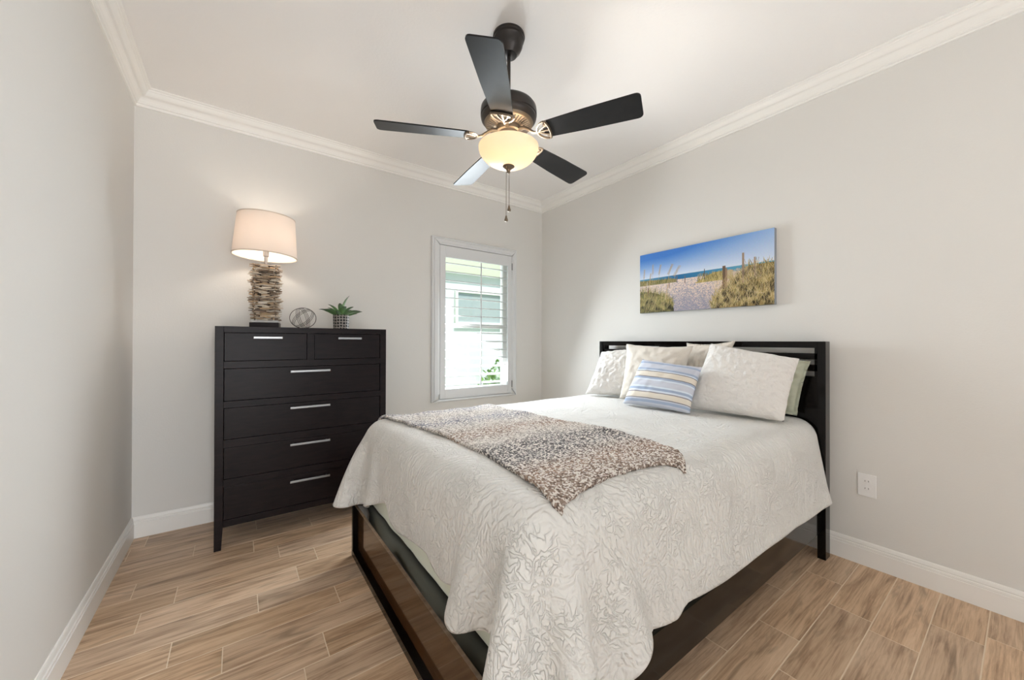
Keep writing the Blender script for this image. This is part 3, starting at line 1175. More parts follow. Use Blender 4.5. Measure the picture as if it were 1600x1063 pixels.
def paint():
    img = np.zeros((PH, PW, 3))
    V, U = np.mgrid[0:PH, 0:PW]
    v, u = V / (PH - 1), U / (PW - 1)          # v from the bottom
    def mixc(a, b_, t):
        t = np.clip(t, 0, 1)[..., None]
        return np.array(a) * (1 - t) + np.array(b_) * t
    hor = 0.575
    sky = mixc((206, 216, 232), (70, 124, 200), (v - hor) / (1 - hor) * (1.3 - 1.15 * np.clip(u - .25, 0, 1)))
    img[:] = sky
    sea = (v < hor) & (v > hor - .085)
    img[sea] = mixc((40, 104, 150), (96, 160, 184), np.abs(u - .35) * 2.0)[sea]
    sand = mixc((226, 206, 190), (198, 178, 168), (hor - v) * 1.6)
    low = v <= hor - 0.075
    img[low] = sand[low]
    # blue shaded footprints on the path
    nz = r6.random((PH, PW))
    for _ in range(2):
        nz = (nz + np.roll(nz, 1, 0) + np.roll(nz, 1, 1) + np.roll(nz, -1, 1)) / 4
    nz = (nz - nz.mean()) / nz.std()
    shade = low & (nz + (0.42 - v) * 4.0 - np.abs(u - .40) * 3 > 0.25)
    img[shade] = img[shade] * .45 + np.array((100, 112, 146)) * .55
    # dune crests
    def dune(cx, cw, top, c):
        m_ = (v < top * np.exp(-((u - cx) / cw) ** 2)) & low
        img[m_] = np.array(c)
    mleft = v < 0.47 - 0.25 * np.clip((u - .05) / .33, 0, 1) ** 2 * 1.1
    band = (v < 0.555 - 0.12 * u) & (v > 0.46) & (u < .33)
    img[band] = (128, 120, 84)
    ml = (v < 0.36 * np.sqrt(np.clip(1 - (u / .31) ** 2, 0, 1)))
    img[ml] = (96, 92, 58)
    mr = (v < 0.56 * np.clip((u - .60) / .25, 0, 1) ** .7 - 0.0) & (u > .60)
    img[mr] = (140, 120, 78)
    mr2 = (u > .48) & (u < .75) & (v < .53) & (v > .40) & (v < .40 + (u - .47) * .9)
    img[mr2] = (176, 160, 100)

    def line(x0, y0, x1, y1, w, c, al=1.0):
        n = int(max(abs(x1 - x0) * PW, abs(y1 - y0) * PH) * 1.5) + 2
        for t in np.linspace(0, 1, n):
            px, py = (x0 + (x1 - x0) * t) * PW, (y0 + (y1 - y0) * t) * PH
            for a in range(-int(w), int(w) + 1):
                ix, iy = int(px + a), int(py)
                if 0 <= ix < PW and 0 <= iy < PH:
                    img[iy, ix] = img[iy, ix] * (1 - al) + np.array(c) * al

    # slatted sand fence on the right, posts
    for k in range(26):
        x = .71 + k * .0085
        line(x, .28 + (k * .004), x + .002, .53 + .012 * math.sin(k), 1, (188, 168, 150), .8)
    for k in range(12):
        x = .005 + k * .015
        line(x, .20, x, .42, 1, (186, 166, 152), .7)
    # grasses
    gl_ = [(92, 98, 52), (128, 124, 66), (70, 78, 42), (160, 140, 84), (186, 164, 112)]
    gr_ = [(176, 152, 100), (150, 130, 78), (204, 184, 134), (112, 100, 58), (88, 88, 52), (206, 186, 146)]
    for _ in range(900):
        x = r6.random() * .30
        y = r6.random() * .34 * math.sqrt(max(0, 1 - (x / .31) ** 2))
        ln = .05 + r6.random() * .10
        line(x, y, x + (r6.random() - .4) * .04, y + ln, 0, gl_[r6.integers(5)], .75)
    for _ in range(1900):
        x = .60 + r6.random() * .40
        y = r6.random() * .54 * min(1, max(0, (x - .60) / .25)) ** .7
        ln = .04 + r6.random() * .09
        line(x, y, x + (r6.random() - .5) * .05, y + ln, 0, gr_[r6.integers(6)], .75)
    for _ in range(260):
        x = .50 + r6.random() * .2
        y = .40 + r6.random() * .10
        line(x, y, x + (r6.random() - .5) * .02, y + .05, 0, gr_[r6.integers(5)], .7)
    for _ in range(200):
        x = .02 + r6.random() * .28
        y = .46 + r6.random() * .05
        line(x, y, x + (r6.random() - .3) * .02, y + .05, 0, gl_[r6.integers(5)], .6)
    # sea-oat stalks with drooping heads
    for x, h, lean in ((.04, .74, .01), (.12, .80, .0), (.19, .78, .03), (.29, .76, .07), (.35, .72, .09), (.10, .66, .02)):
        line(x - lean * .6, .42, x, h, 0, (176, 152, 108), .9)
        for k in range(16):
            t = k / 15
            bx, by = x - lean * .55 * (1 - t), h - .15 * (1 - t)
            line(bx, by, bx + .010 + lean * .1, by + .012 - .03 * lean / .09, 0, (188, 160, 120), .8)
            line(bx, by, bx + .006 + lean * .1, by - .012, 0, (160, 132, 96), .6)
    # fence posts
    for x, a, c_, w, cc in ((.69, .27, .60, 5, (104, 84, 68)), (.705, .30, .56, 3, (146, 120, 96)), (.815, .33, .74, 3, (150, 128, 108)),
                            (.885, .40, .66, 2, (160, 138, 118)), (.55, .45, .60, 1, (92, 86, 84)), (.335, .45, .56, 1, (110, 96, 88)),
                            (.40, .42, .54, 1, (116, 98, 92)), (.08, .30, .42, 2, (104, 80, 66)), (.27, .38, .46, 1, (104, 84, 70)), (.07, .40, .53, 1, (190, 176, 160))):
        line(x, a, x, c_, w, cc, .95)
    line(.235, .20, .26, .44, 2, (186, 160, 130), .9)
    line(.82, .22, .94, .16, 1, (214, 190, 160), .9)
    line(.66, .26, .69, .36, 2, (150, 124, 100), .9)
    # clumps of shade low in the grasses
    cl = r6.random((PH // 12 + 2, PW // 12 + 2))
    iy, ix = V / 12.0, U / 12.0
    y0_, x0_ = iy.astype(int), ix.astype(int)
    fy, fx = iy - y0_, ix - x0_
    cm_ = (cl[y0_, x0_] * (1 - fx) + cl[y0_, x0_ + 1] * fx) * (1 - fy) + (cl[y0_ + 1, x0_] * (1 - fx) + cl[y0_ + 1, x0_ + 1] * fx) * fy
    grassy = (mr | ml)
    k_ = np.where(grassy, 1 - 0.62 * np.clip((cm_ - .35) * 2.2, 0, 1) * np.clip(1.15 - v * 1.6, 0, 1), 1.0)
    img *= k_[..., None]
    for _ in range(420):
        x = .62 + r6.random() * .38
        y = r6.random() * .40
        line(x, y, x + (r6.random() - .5) * .07, y + .05 + r6.random() * .07, 0, gr_[[2, 5, 0][r6.integers(3)]], .6)
    for _ in range(150):
        x = r6.random() * .26
        y = r6.random() * .24
        line(x, y, x + (r6.random() - .3) * .05, y + .06 + r6.random() * .08, 0, (176, 160, 112), .6)
    img += (r6.random(img.shape) - .5) * 14
    return np.clip(img, 0, 255)


def build_picture():
    img = paint() / 255.0
    lin = np.where(img <= .04045, img / 12.92, ((img + .055) / 1.055) ** 2.4)
    y_far, y_near, z0_, z1_ = 1.909, 0.9366, 1.4373, 1.9174
    xf = XR - 0.034
    yy = np.linspace(y_far, y_near, PW + 1)
    zz = np.linspace(z0_, z1_, PH + 1)
    verts = np.stack([np.full((PH + 1, PW + 1), xf), np.broadcast_to(yy, (PH + 1, PW + 1)),
                      np.broadcast_to(zz[:, None], (PH + 1, PW + 1))], -1).reshape(-1, 3)
    a = (np.arange(PH)[:, None] * (PW + 1) + np.arange(PW)).reshape(-1)
    faces = np.stack([a, a + 1, a + PW + 2, a + PW + 1], -1)
    nb = len(verts)
    back = [(XR - .002, y_far, z0_), (XR - .002, y_near, z0_), (XR - .002, y_near, z1_), (XR - .002, y_far, z1_),
            (xf, y_far, z0_), (xf, y_near, z0_), (xf, y_near, z1_), (xf, y_far, z1_)]
    allv = np.vstack([verts, np.array(back)])
    q = [(0, 1, 2, 3), (0, 4, 5, 1), (1, 5, 6, 2), (2, 6, 7, 3), (3, 7, 4, 0)]
    fl = [tuple(f) for f in faces.tolist()] + [tuple(nb + i for i in f) for f in q]
    org = np.array((XR, (y_far + y_near) / 2, z0_))
    me = bpy.data.meshes.new('wall_picture')
    me.from_pydata((allv - org).tolist(), [], fl)
    at = me.attributes.new('colour', 'FLOAT_COLOR', 'FACE')
    cc = np.ones((len(fl), 4), np.float32)
    cc[:PW * PH, :3] = lin.reshape(-1, 3)
    cc[PW * PH:, :3] = (0.30, 0.33, 0.36)
    at.data.foreach_set('color', cc.reshape(-1))
    me.materials.append(M['print'])
    o = bpy.data.objects.new('wall_picture', me)
    o.location = org
    COL.objects.link(o)
    tag(o, 'wide unframed canvas print of a beach path through dunes above the headboard', 'picture')


build_picture()

# ------------------------------------------------------------------ outlet
oy, oz = 0.516, 0.431
ou = thing('wall_outlet', 'white double electrical outlet on the right wall near the bed', 'outlet', (XR, oy, oz))
bm = BM()
box(bm, XR - .007, XR, oy - .037, oy + .037, oz - .060, oz + .060, 0.003)
obj('cover_plate', bm, M['plastic'], ou)
for dz in (-.0195, .0195):
    bm = BM()
    pts = []
    for q in range(24):
        a = 2 * PI * q / 24
        pts.append((max(-.0155, min(.0155, .0185 * math.cos(a))), .0145 * math.sin(a)))
    prism(bm, pts, lambda u, v, t: (t, oy + u, oz + dz + v), XR - .0085, XR - .004)
    rc = obj('receptacle', fix(bm), M['plastic'], ou)
    bm = BM()
    box(bm, XR - .0088, XR - .0080, oy - .0078, oy - .0058, oz + dz + .000, oz + dz + .008)
    box(bm, XR - .0088, XR - .0080, oy + .0058, oy + .0078, oz + dz + .000, oz + dz + .007)
    lathe(bm, [(0.0001, 0), (0.0032, 0), (0.0032, .0006)], (0, 0, 0), 12, cap=False)
    lv = [v for v in bm.verts if abs(v.co.x) < .1]
    for v in lv:
        v.co = Vector((XR - .0084 - v.co.z, oy + v.co.x, oz + dz - .0065 + v.co.y))
    obj('socket_hole', bm, M['black_hole'], rc)
bm = BM()
lathe(bm, [(0.0, 0.0012), (0.003, 0.0008), (0.0034, 0)], (0, 0, 0), 14, cap=False)
for v in bm.verts:
    v.co = Vector((XR - .007 - v.co.z, oy + v.co.x, oz + v.co.y))
obj('screw', bm, M['plastic'], ou)

# ------------------------------------------------------------------ bed
HX0, HX1 = 2.615, 2.687            # headboard depth
BY0, BY1 = 0.660, 2.262            # outer faces of the headboard posts
RY0, RY1 = 0.680, 2.240            # outer faces of the side rails
bed = thing('bed', 'black wooden bed with a slotted headboard and boxed footboard', 'bed', (1.6, 1.46, 0))
hbm = BM()
pw = 0.038
box(hbm, HX0 + .008, HX1 - .008, BY0 + pw, BY1 - pw, 0.30, 1.008, 0.001)
box(hbm, HX0, HX1, BY0 + pw, BY1 - pw, 1.168, 1.205, 0.002)
for za, zb in ((1.103, 1.138), (1.037, 1.074)):
    box(hbm, HX0 + .004, HX1 - .004, BY0 + pw, BY1 - pw, za, zb, 0.001)
box(hbm, HX0 + .002, HX1 - .002, 1.255, 1.675, 1.008, 1.168, 0.001)
for ya, yb in ((BY0 + pw, BY0 + pw + .013), (BY1 - pw - .013, BY1 - pw)):
    box(hbm, HX0 + .004, HX1 - .004, ya, yb, 1.008, 1.168)
obj('headboard', hbm, M['bed_black'], bed)
for ya in (BY0, BY1 - pw):
    bm = BM()
    box(bm, HX0 - .002, HX1, ya, ya + pw, 0, 1.205, 0.0025)
    obj('post', bm, M['bed_black'], bed)
for ya, yb in ((RY0, RY0 + 0.028), (RY1 - 0.028, RY1)):
    bm = BM()
    box(bm, 0.600, HX0, ya, yb, 0.150, 0.300, 0.002)
    obj('side_rail', bm, M['bed_black'], bed)
FXo, FT = 0.522, 0.320
fb = BM()
box(fb, FXo, 0.600, RY0 - .008, RY1 + .004, 0.0, 0.032, 0.002)
for ya, yb in ((RY0 - .008, RY0 + .016), (RY1 - .020, RY1 + .004)):
    box(fb, FXo + .0005, 0.600, ya, yb, 0.032, FT - .022, 0.001)
fo_ = obj('footboard', fb, M['bed_black'], bed)
bm = BM()
box(bm, FXo, 0.622, RY0 - .008, RY1 + .004, FT - 0.022, FT, 0.002)
obj('footboard_ledge', bm, M['bed_gloss'], fo_)
bm = BM()
box(bm, 0.552, 0.598, RY0 + .016, RY1 - .020, 0.032, FT - .022, 0.001)
pn_ = obj('footboard_panel', bm, M['bed_reflection'], fo_)
pn_['label'] = 'recessed dark panel with a painted brown floor reflection'
bm = BM()
for k in range(11):
    x = 0.70 + k * 0.185
    box(bm, x, x + .07, RY0 + .028, RY1 - .028, 0.296, 0.321)
obj('slats', bm, M['bed_reflection'], bed)

# mattress with a sage fitted sheet
MX0, MX1, MY0, MY1, MZ0, MZ1 = 0.574, 2.605, 0.708, 2.212, 0.322, 0.752
bm = BM()
cm = Vector(((MX0 + MX1) / 2, (MY0 + MY1) / 2, MZ0))
hx, hy = (MX1 - MX0) / 2, (MY1 - MY0) / 2
levels = []
for k in range(9):                       # rounded top edge, tighter rounded bottom edge
    a = PI / 2 * k / 8
    levels.append((0.018 * (1 - math.sin(a)), MZ0 + 0.03 * (1 - math.cos(a))))
for k in range(1, 13):
    levels.append((0.0, MZ0 + .03 + (MZ1 - .10 - MZ0 - .03) * k / 12))
for k in range(1, 11):
    a = PI / 2 * k / 10
    levels.append((0.10 * (1 - math.cos(a)), MZ1 - .10 + .10 * math.sin(a)))
rings = []
for ins, z in levels:
    ring = []
    ra = 0.11 - min(ins, .09)
    ex, ey = hx - ins, hy - ins
    per = []
    for qx, qy, a0 in ((1, 1, 0), (-1, 1, 90), (-1, -1, 180), (1, -1, 270)):
        for q in range(9):
            a = math.radians(a0 + 90 * q / 8)
            per.append((qx * (ex - ra) + ra * math.cos(a), qy * (ey - ra) + ra * math.sin(a)))
    dense = []
    for q in range(len(per)):
        p0, p1 = Vector(per[q]), Vector(per[(q + 1) % len(per)])
        cuts = 40 if (p1 - p0).length > 0.5 else 1
        for c in range(cuts):
            dense.append(p0.lerp(p1, c / cuts))
    for p in dense:
        n = noise.noise(Vector((p.x * 9, p.y * 9, z * 16))) * .006 - .004
        n *= 1.0 if ins < .02 else 0.0
        d = Vector((p.x / hx, p.y / hy)).normalized()
        ring.append(bm.verts.new((cm.x + p.x + d.x * n, cm.y + p.y + d.y * n, z)))
    rings.append(ring)
for a, c in zip(rings, rings[1:]):
    for k in range(len(a)):
        bm.faces.new((a[k], a[(k + 1) % len(a)], c[(k + 1) % len(c)], c[k]))
bm.faces.new(rings[0][::-1])
bm.faces.new(rings[-1])
tag(obj('mattress', bm, M['sheet'], None, True, (cm.x, cm.y, MZ0)), 'mattress in a sage green sheet showing below the quilt on the footboard', 'mattress')


# ------------------------------------------------------------------ quilt: a small cloth solver, then thickness
QX0, QX1, QY0, QY1, QZ = 0.574, 2.66, 0.700, 2.220, 0.757   # body the quilt lies over
QR = 0.095


def solve_quilt():
    r = np.random.default_rng(2)
    px0, py0, py1 = QX0 + QR, QY0 + QR, QY1 - QR      # edges of the flat top
    sp = 0.031
    nf, ns = 15, 15                                    # hanging rows at the foot and the sides
    xs_top = np.linspace(2.600, px0, 60)
    ys_top = np.linspace(py0, py1, 44)
    nu, nv = len(xs_top) + nf, len(ys_top) + 2 * ns
    arc = QR * PI / 2
    def scal(s, per, ph):
        return np.abs(np.sin(PI * (s / per + ph)))
    yrow = np.concatenate([py0 - np.arange(ns, 0, -1) * sp, ys_top, py1 + np.arange(1, ns + 1) * sp])
    hem = [(.66, .40), (.77, .42), (.86, .40), (.95, .35), (1.02, .36), (1.04, .43), (1.15, .385), (1.22, .39), (1.29, .42), (1.40, .41),
           (1.60, .37), (1.70, .38), (1.75, .44), (1.80, .43), (2.05, .335), (2.2, .335)]
    Lf = 0.790 - np.interp(yrow, [h[0] for h in hem], [h[1] for h in hem])
    xcol = np.concatenate([xs_top, px0 - np.arange(1, nf + 1) * sp])
    hem = [(.7, .32), (.80, .345), (.885, .379), (.924, .405), (1.0, .380), (1.105, .362), (1.14, .396), (1.2, .385), (1.40, .368), (1.72, .366),
           (2.08, .362), (2.41, .345), (2.6, .34)]
    Ln = 0.149 + 1.02 * (0.667 - np.interp(xcol, [h[0] for h in hem], [h[1] for h in hem]))
    Lb = 0.405 + 0.05 * scal(xcol, 0.33, 0.4)
    rest = np.zeros((nu, nv, 2))
    for i in range(nu):
        for j in range(nv):
            x = xs_top[i] if i < len(xs_top) else px0 - (i - len(xs_top) + 1) / nf * Lf[j]
            if j < ns:
                y = py0 - (ns - j) / ns * Ln[i]
            elif j < ns + len(ys_top):
                y = ys_top[j - ns]
            else:
                y = py1 + (j - ns - len(ys_top) + 1) / ns * Lb[i]
            if i >= len(xs_top) and j >= ns + len(ys_top):      # rounded far corner
                a_, b_ = (i - len(xs_top) + 1) / nf, (j - ns - len(ys_top) + 1) / ns
                x = px0 - a_ * math.sqrt(1 - b_ * b_ / 2) * Lf[ns + len(ys_top) - 1]
                y = py1 + b_ * math.sqrt(1 - a_ * a_ / 2) * Lb[len(xs_top) - 1]
            rest[i, j] = (x, y)
    P = np.zeros((nu, nv, 3))
    P[..., :2] = rest
    P[..., 2] = QZ + 0.006
    # start the overhang partly lowered
    dx = np.clip(px0 - P[..., 0], 0, None)
    dy = np.clip(py0 - P[..., 1], 0, None) + np.clip(P[..., 1] - py1, 0, None)
    P[..., 2] -= 0.25 * np.maximum(dx, dy)
    # the two foot corners start as one open fold on the diagonal
    for i in range(len(xs_top), nu):
        for j in list(range(ns)) + list(range(ns + len(ys_top), nv)):
            sg = -1 if j < ns else 1
            yc = py0 if j < ns else py1
            a_, b_ = px0 - rest[i, j, 0], abs(rest[i, j, 1] - yc)
            rho, phi = max(a_, b_), math.atan2(b_, a_)
            ro = min(QR * 1.02, rho) + 0.42 * rho * math.exp(-((phi - PI / 4) / 0.30) ** 2) * min(1, rho / .2)
            P[i, j] = (px0 - ro * math.cos(phi), yc + sg * ro * math.sin(phi), QZ + .01 - max(0, rho - .05) * .92)
    P += (r.random(P.shape) - .5) * 0.002
    w = np.ones((nu, nv))
    w[:len(xs_top) - 1, ns + 1:ns + len(ys_top) - 1] = 0
    w[0, :] = np.where((np.arange(nv) >= ns - 4) & (np.arange(nv) < ns + len(ys_top) + 4), 0, 1)
    w[0, :] = 0
    # head end: tucked round the mattress edge and down against the headboard
    for j in range(nv):
        for sgn, yb_, d in ((-1, py0, py0 - rest[0, j, 1]), (1, py1, rest[0, j, 1] - py1)):
            if d <= 0:
                continue
            if d < arc:
                an = d / QR
                P[0, j] = (2.600, yb_ + sgn * QR * math.sin(an), QZ + .005 - QR * (1 - math.cos(an)))
            else:
                e = d - arc
                P[0, j] = (2.600, yb_ + sgn * (QR + 0.17 * e), QZ + .005 - QR - 0.985 * e)
    # constraint groups
    groups = []
    def add(di, dj, k):
        for pa in (0, 1):
            I, J = np.mgrid[0:nu, 0:nv]
            ok = (I + di < nu) & (J + dj < nv) & (J + dj >= 0)
            sel = ((I // max(di, 1)) % 2 == pa) if di else ((J // max(dj, 1)) % 2 == pa)
            m_ = ok & sel
            a = (I * nv + J)[m_]
            b_ = ((I + di) * nv + (J + dj))[m_]
            R = rest.reshape(-1, 2)
            d = np.linalg.norm(R[a] - R[b_], axis=1)
            ww = w.reshape(-1)
            act = (ww[a] + ww[b_]) > 0
            a, b_, d = a[act], b_[act], d[act]
            wa, wb = ww[a], ww[b_]
            groups.append((a, b_, d, wa / (wa + wb), wb / (wa + wb), k))
    add(1, 0, 1.0)
    add(0, 1, 1.0)
    add(1, 1, 0.6)
    add(1, -1, 0.6)
    add(2, 0, 0.22)
    add(0, 2, 0.22)
    add(4, 0, 0.04)
    add(0, 4, 0.04)
    X = P.reshape(-1, 3)
    V = np.zeros_like(X)
    wf = w.reshape(-1)
    fixed = X[wf == 0].copy()
    def collide(X):
        z = X[:, 2]
        k = np.clip((0.70 - z) / 0.36, 0, 1.2)
        x0, y0, y1 = QX0 - .010 * k, QY0 - .055 * k, QY1 + .045 * k
        c = np.stack([(x0 + QX1 + .4) / 2, (y0 + y1) / 2, np.full_like(z, QZ / 2 - .2)], 1)
        h = np.stack([(QX1 + .4 - x0) / 2, (y1 - y0) / 2, np.full_like(z, QZ / 2 + .2)], 1)
        p = X - c
        q = np.abs(p) - (h - QR)
        out = np.maximum(q, 0)
        lo = np.linalg.norm(out, axis=1)
        d = lo + np.minimum(q.max(1), 0) - QR
        n = np.where(lo[:, None] > 1e-6, out / np.maximum(lo, 1e-6)[:, None], np.eye(3)[q.argmax(1)]) * np.sign(p)
        push = np.clip(0.004 - d, 0, None)
        hit = push > 0
        X += n * push[:, None] * (wf > 0)[:, None]
        # the bed frame below
        fx0, fx1, fy0, fy1, fz = FXo - .006, 3.0, RY0 - .012, RY1 + .010, FT + .006
        ins = (X[:, 0] > fx0) & (X[:, 0] < fx1) & (X[:, 1] > fy0) & (X[:, 1] < fy1) & (X[:, 2] < fz) & (wf > 0)
        if ins.any():
            S_ = X[ins]
            dd = np.stack([S_[:, 0] - fx0, S_[:, 1] - fy0, fy1 - S_[:, 1], fz - S_[:, 2]], 1)
            m_ = dd.argmin(1)
            S_[:, 0] = np.where(m_ == 0, fx0, S_[:, 0])
            S_[:, 1] = np.where(m_ == 1, fy0, np.where(m_ == 2, fy1, S_[:, 1]))
            S_[:, 2] = np.where(m_ == 3, fz, S_[:, 2])
            X[ins] = S_
        X[:, 2] = np.maximum(X[:, 2], 0.006)
        X[:, 0] = np.minimum(X[:, 0], 2.603)
        return hit
    for step in range(230):
        prev = X.copy()
        V[:, 2] -= 9.8 / 60
        X = X + V / 60
        X[wf == 0] = fixed
        for it in range(10):
            for a, b_, d, wa, wb, k in groups:
                D = X[b_] - X[a]
                ln = np.linalg.norm(D, axis=1)
                C = D * (k * (ln - d) / np.maximum(ln, 1e-6))[:, None]
                X[a] += C * wa[:, None]
                X[b_] -= C * wb[:, None]
            hit = collide(X)
        V = (X - prev) * 60 * 0.97
        V[hit] *= 0.6
        sp_ = np.linalg.norm(V, axis=1)
        V *= np.minimum(1, 3.0 / np.maximum(sp_, 1e-6))[:, None]
    return X.reshape(nu, nv, 3), rest


QP, QREST = solve_quilt()
nu, nv = QP.shape[:2]
# gentle puffiness of the top
for i in range(nu):
    for j in range(nv):
        p = QP[i, j]
        QP[i, j, 2] += 0.004 * noise.noise(Vector((p[0] * 5, p[1] * 5, p[2] * 3)))
qfaces = [(i * nv + j, i * nv + j + 1, (i + 1) * nv + j + 1, (i + 1) * nv + j) for i in range(nu - 1) for j in range(nv - 1)]
qverts = QP.reshape(-1, 3)
bvh = BVHTree.FromPolygons([Vector(p) for p in qverts.tolist()], qfaces)


def grid_obj(name, verts, faces, uvs, material, origin):
    me = bpy.data.meshes.new(name)
    me.from_pydata((np.array(verts) - np.array(origin)).tolist(), [], faces)
    uvl = me.uv_layers.new(name='UVMap')
    li = np.zeros(len(me.loops), np.int32)
    me.loops.foreach_get('vertex_index', li)
    uvl.data.foreach_set('uv', np.array(uvs, np.float32)[li].reshape(-1))
    me.polygons.foreach_set('use_smooth', [True] * len(me.polygons))
    me.materials.append(material)
    me.update()
    o = bpy.data.objects.new(name, me)
    o.location = origin
    COL.objects.link(o)
    return o


quilt = grid_obj('quilt', qverts, qfaces, QREST.reshape(-1, 2), M['quilt'], (1.6, 1.46, QZ))
md = quilt.modifiers.new('smooth', 'SUBSURF')
md.levels = md.render_levels = 2
md = quilt.modifiers.new('thickness', 'SOLIDIFY')
md.thickness = 0.007
md.offset = 1.0
tag(quilt, 'pale grey quilted bedspread with a scalloped hem draped over the bed', 'quilt')
# hem binding
bm = BM()
rim_idx = [(i, 0) for i in range(nu)] + [(nu - 1, j) for j in range(1, nv)] + [(i, nv - 1) for i in range(nu - 2, -1, -1)]
rp = [Vector(QP[i, j]) for i, j in rim_idx]
sm = [rp[0]] + [(rp[k - 1] + rp[k] * 2 + rp[k + 1]) / 4 for k in range(1, len(rp) - 1)] + [rp[-1]]
tube(bm, sm, 0.0048, 8)
hm = obj('hem_binding', fix(bm), M['plush'], quilt, True)


# ------------------------------------------------------------------ knitted throw
def build_throw():
    nL, nW = 300, 140
    ysL = np.array([0.700, 0.78, 0.95, 1.20, 1.50, 1.80, 2.05, 2.24])
    xL = np.array([0.668, 0.690, 0.722, 0.752, 0.750, 0.716, 0.672, 0.640])
    ysR = np.array([0.715, 0.80, 0.95, 1.20, 1.60, 2.05, 2.26, 2.40])
    xR = np.array([1.300, 1.375, 1.425, 1.430, 1.385, 1.365, 1.360, 1.36])
    V, UV = [], []
    up = Vector((0, 0, 1))
    tri = []
    for i in range(nL + 1):
        s = i / nL
        for j in range(nW + 1):
            t = j / nW
            # near edge bows inwards in the middle
            y_near = 0.722 + 0.058 * math.sin(PI * min(1, t * 1.02)) ** 0.8 - 0.010 * (t > .85) * (t - .85) / .15
            y_far = 2.235
            y = y_near + (y_far - y_near) * s
            xl, xr = np.interp(y, ysL, xL), np.interp(y, ysR, xR)
            x = xl + (xr - xl) * t
            cr = max(0, 1 - s / 0.03) ** 2
            x += cr * (0.022 * max(0, 1 - t / .06) - 0.022 * max(0, 1 - (1 - t) / .06))
            x += 0.006 * noise.noise(Vector((0, y * 9, t * 2)))
            hit = bvh.ray_cast(Vector((x, y, 1.4)), -up)
            z = hit[0].z if hit[0] is not None else 0.70
            e = min(t, 1 - t, s * 2.0) * 0.72
            lift = 0.016 + 0.010 * math.exp(-(e / 0.06) ** 2) * (0.6 + 0.6 * noise.noise(Vector((x * 6, y * 6, 1))))
            dv_ = noise.voronoi(Vector((x * 85, y * 85, 3)))[0]
            lift += 0.0045 * (0.5 - min(1.0, dv_[0])) + 0.006 * noise.noise(Vector((x * 8, y * 6, 7)))
            V.append((x, y, z + lift))
            UV.append((t * 0.68, s * 1.0))
    Fc = [(i * (nW + 1) + j, (i + 1) * (nW + 1) + j, (i + 1) * (nW + 1) + j + 1, i * (nW + 1) + j + 1) for i in range(nL) for j in range(nW)]
    Fc = [f[::-1] for f in Fc]
    o = grid_obj('throw_blanket', V, Fc, UV, M['knit'], (1.05, 1.46, QZ))
    md = o.modifiers.new('thickness', 'SOLIDIFY')
    md.thickness = 0.013
    md.offset = -1.0
    tag(o, 'chunky speckled grey and brown knitted throw across the foot of the bed', 'blanket')
    return o


build_throw()


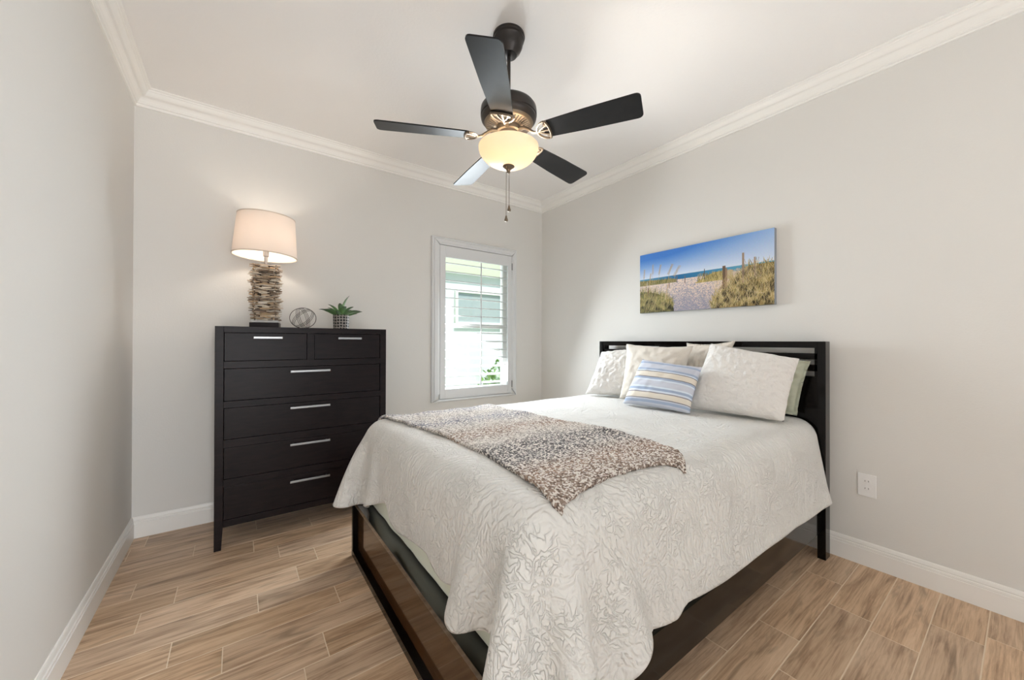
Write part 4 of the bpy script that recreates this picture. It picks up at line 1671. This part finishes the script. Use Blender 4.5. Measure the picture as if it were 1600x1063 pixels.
# ------------------------------------------------------------------ pillows
def pillow(name, BL, BR, TL, TR, thick, material, label, seed, puff=0.42, wr=0.006, wf=9, ear=0.05, flange=0.0, n=44):
    BL, BR, TL, TR = map(Vector, (BL, BR, TL, TR))
    cen = (BL + BR + TL + TR) / 4
    nrm = (BR - BL).cross(TL - BL).normalized()
    V, UV = [], []
    def pt(u, v, side):
        # u, v in -1..1; edges bow inwards between the corners
        pu = u * (1 - ear * (1 - v * v) * abs(u) ** 2)
        pv = v * (1 - ear * (1 - u * u) * abs(v) ** 2)
        a, c = (pu + 1) / 2, (pv + 1) / 2
        p = BL * (1 - a) * (1 - c) + BR * a * (1 - c) + TL * (1 - a) * c + TR * a * c
        fu, fv = min(1, abs(u) / (1 - flange)), min(1, abs(v) / (1 - flange))
        k = (max(0, 1 - fu ** 2.4) * max(0, 1 - fv ** 2.4)) ** puff
        nn = noise.noise(Vector((u * wf * .5 + seed * 7, v * wf * .5, side * 3))) + .5 * noise.noise(Vector((u * wf + seed * 3, v * wf * 1.3, side * 5)))
        edge = 1 - max(abs(u), abs(v)) ** 6
        off = side * (thick / 2 * k + wr * nn * (0.25 + edge * .9)) + (1 - edge) * wr * 1.2 * noise.noise(Vector((u * 5, v * 5, seed)))
        return p + nrm * off
    idx = {}
    for side in (1, -1):
        for i in range(n + 1):
            for j in range(n + 1):
                u, v = -1 + 2 * i / n, -1 + 2 * j / n
                border = i in (0, n) or j in (0, n)
                if border and side == -1:
                    idx[(side, i, j)] = idx[(1, i, j)]
                    continue
                idx[(side, i, j)] = len(V)
                V.append(tuple(pt(u, v, 0 if border else side) if border else pt(u, v, side)))
                UV.append(((u + 1) / 2, (v + 1) / 2))
    Fc = []
    for i in range(n):
        for j in range(n):
            f = [idx[(1, i, j)], idx[(1, i + 1, j)], idx[(1, i + 1, j + 1)], idx[(1, i, j + 1)]]
            Fc.append(f)
            g = [idx[(-1, i, j)], idx[(-1, i, j + 1)], idx[(-1, i + 1, j + 1)], idx[(-1, i + 1, j)]]
            Fc.append(g)
    zmin = min(p[2] for p in V)
    o = grid_obj(name, V, Fc, UV, material, (cen.x, cen.y, zmin))
    tag(o, label, 'pillow')
    return o


PZ = QZ + 0.026
# rows run left (far) to right (near); the visible face looks towards the foot of the bed
pillow('pillow', (2.53, 1.13, PZ), (2.56, 0.775, PZ), (2.550, 1.085, 1.145), (2.560, 0.712, 1.095), 0.085, M['sage'],
       'sage green pillow behind the large white plush pillow on the right', 3, 0.45, 0.014, 10, 0.05, 0.10)
pillow('pillow', (2.51, 1.42, PZ), (2.51, 1.20, PZ), (2.560, 1.425, 1.195), (2.560, 1.10, 1.212), 0.075, M['linen'],
       'beige linen pillow standing highest against the headboard, behind the others', 5, 0.45, 0.008, 10, 0.09, 0.05)
pillow('pillow', (2.25, 2.090, PZ), (2.43, 1.70, PZ), (2.47, 2.115, 1.115), (2.565, 1.72, 1.16), 0.125, M['plush'],
       'white plush pillow at the far side of the bed, left of the others', 8, 0.40, 0.010, 17, 0.04)
pillow('pillow', (2.29, 1.790, PZ), (2.36, 1.36, PZ), (2.43, 1.835, 1.185), (2.475, 1.33, 1.172), 0.12, M['linen'],
       'beige textured pillow directly behind the blue striped cushion', 13, 0.42, 0.007, 10, 0.07, 0.03)
pillow('pillow', (2.275, 1.262, PZ), (2.315, 0.758, PZ), (2.455, 1.205, 1.192), (2.475, 0.738, 1.110), 0.15, M['plush'],
       'large white plush pillow at the front right, nearest the wall outlet', 21, 0.40, 0.009, 17, 0.03)
pillow('throw_pillow', (2.125, 1.635, PZ - .004), (2.140, 1.170, PZ - .004), (2.285, 1.590, 1.080), (2.300, 1.180, 1.045), 0.14, M['stripe'],
       'small blue and cream striped cushion in front of the pillows', 34, 0.42, 0.005, 8, 0.06)
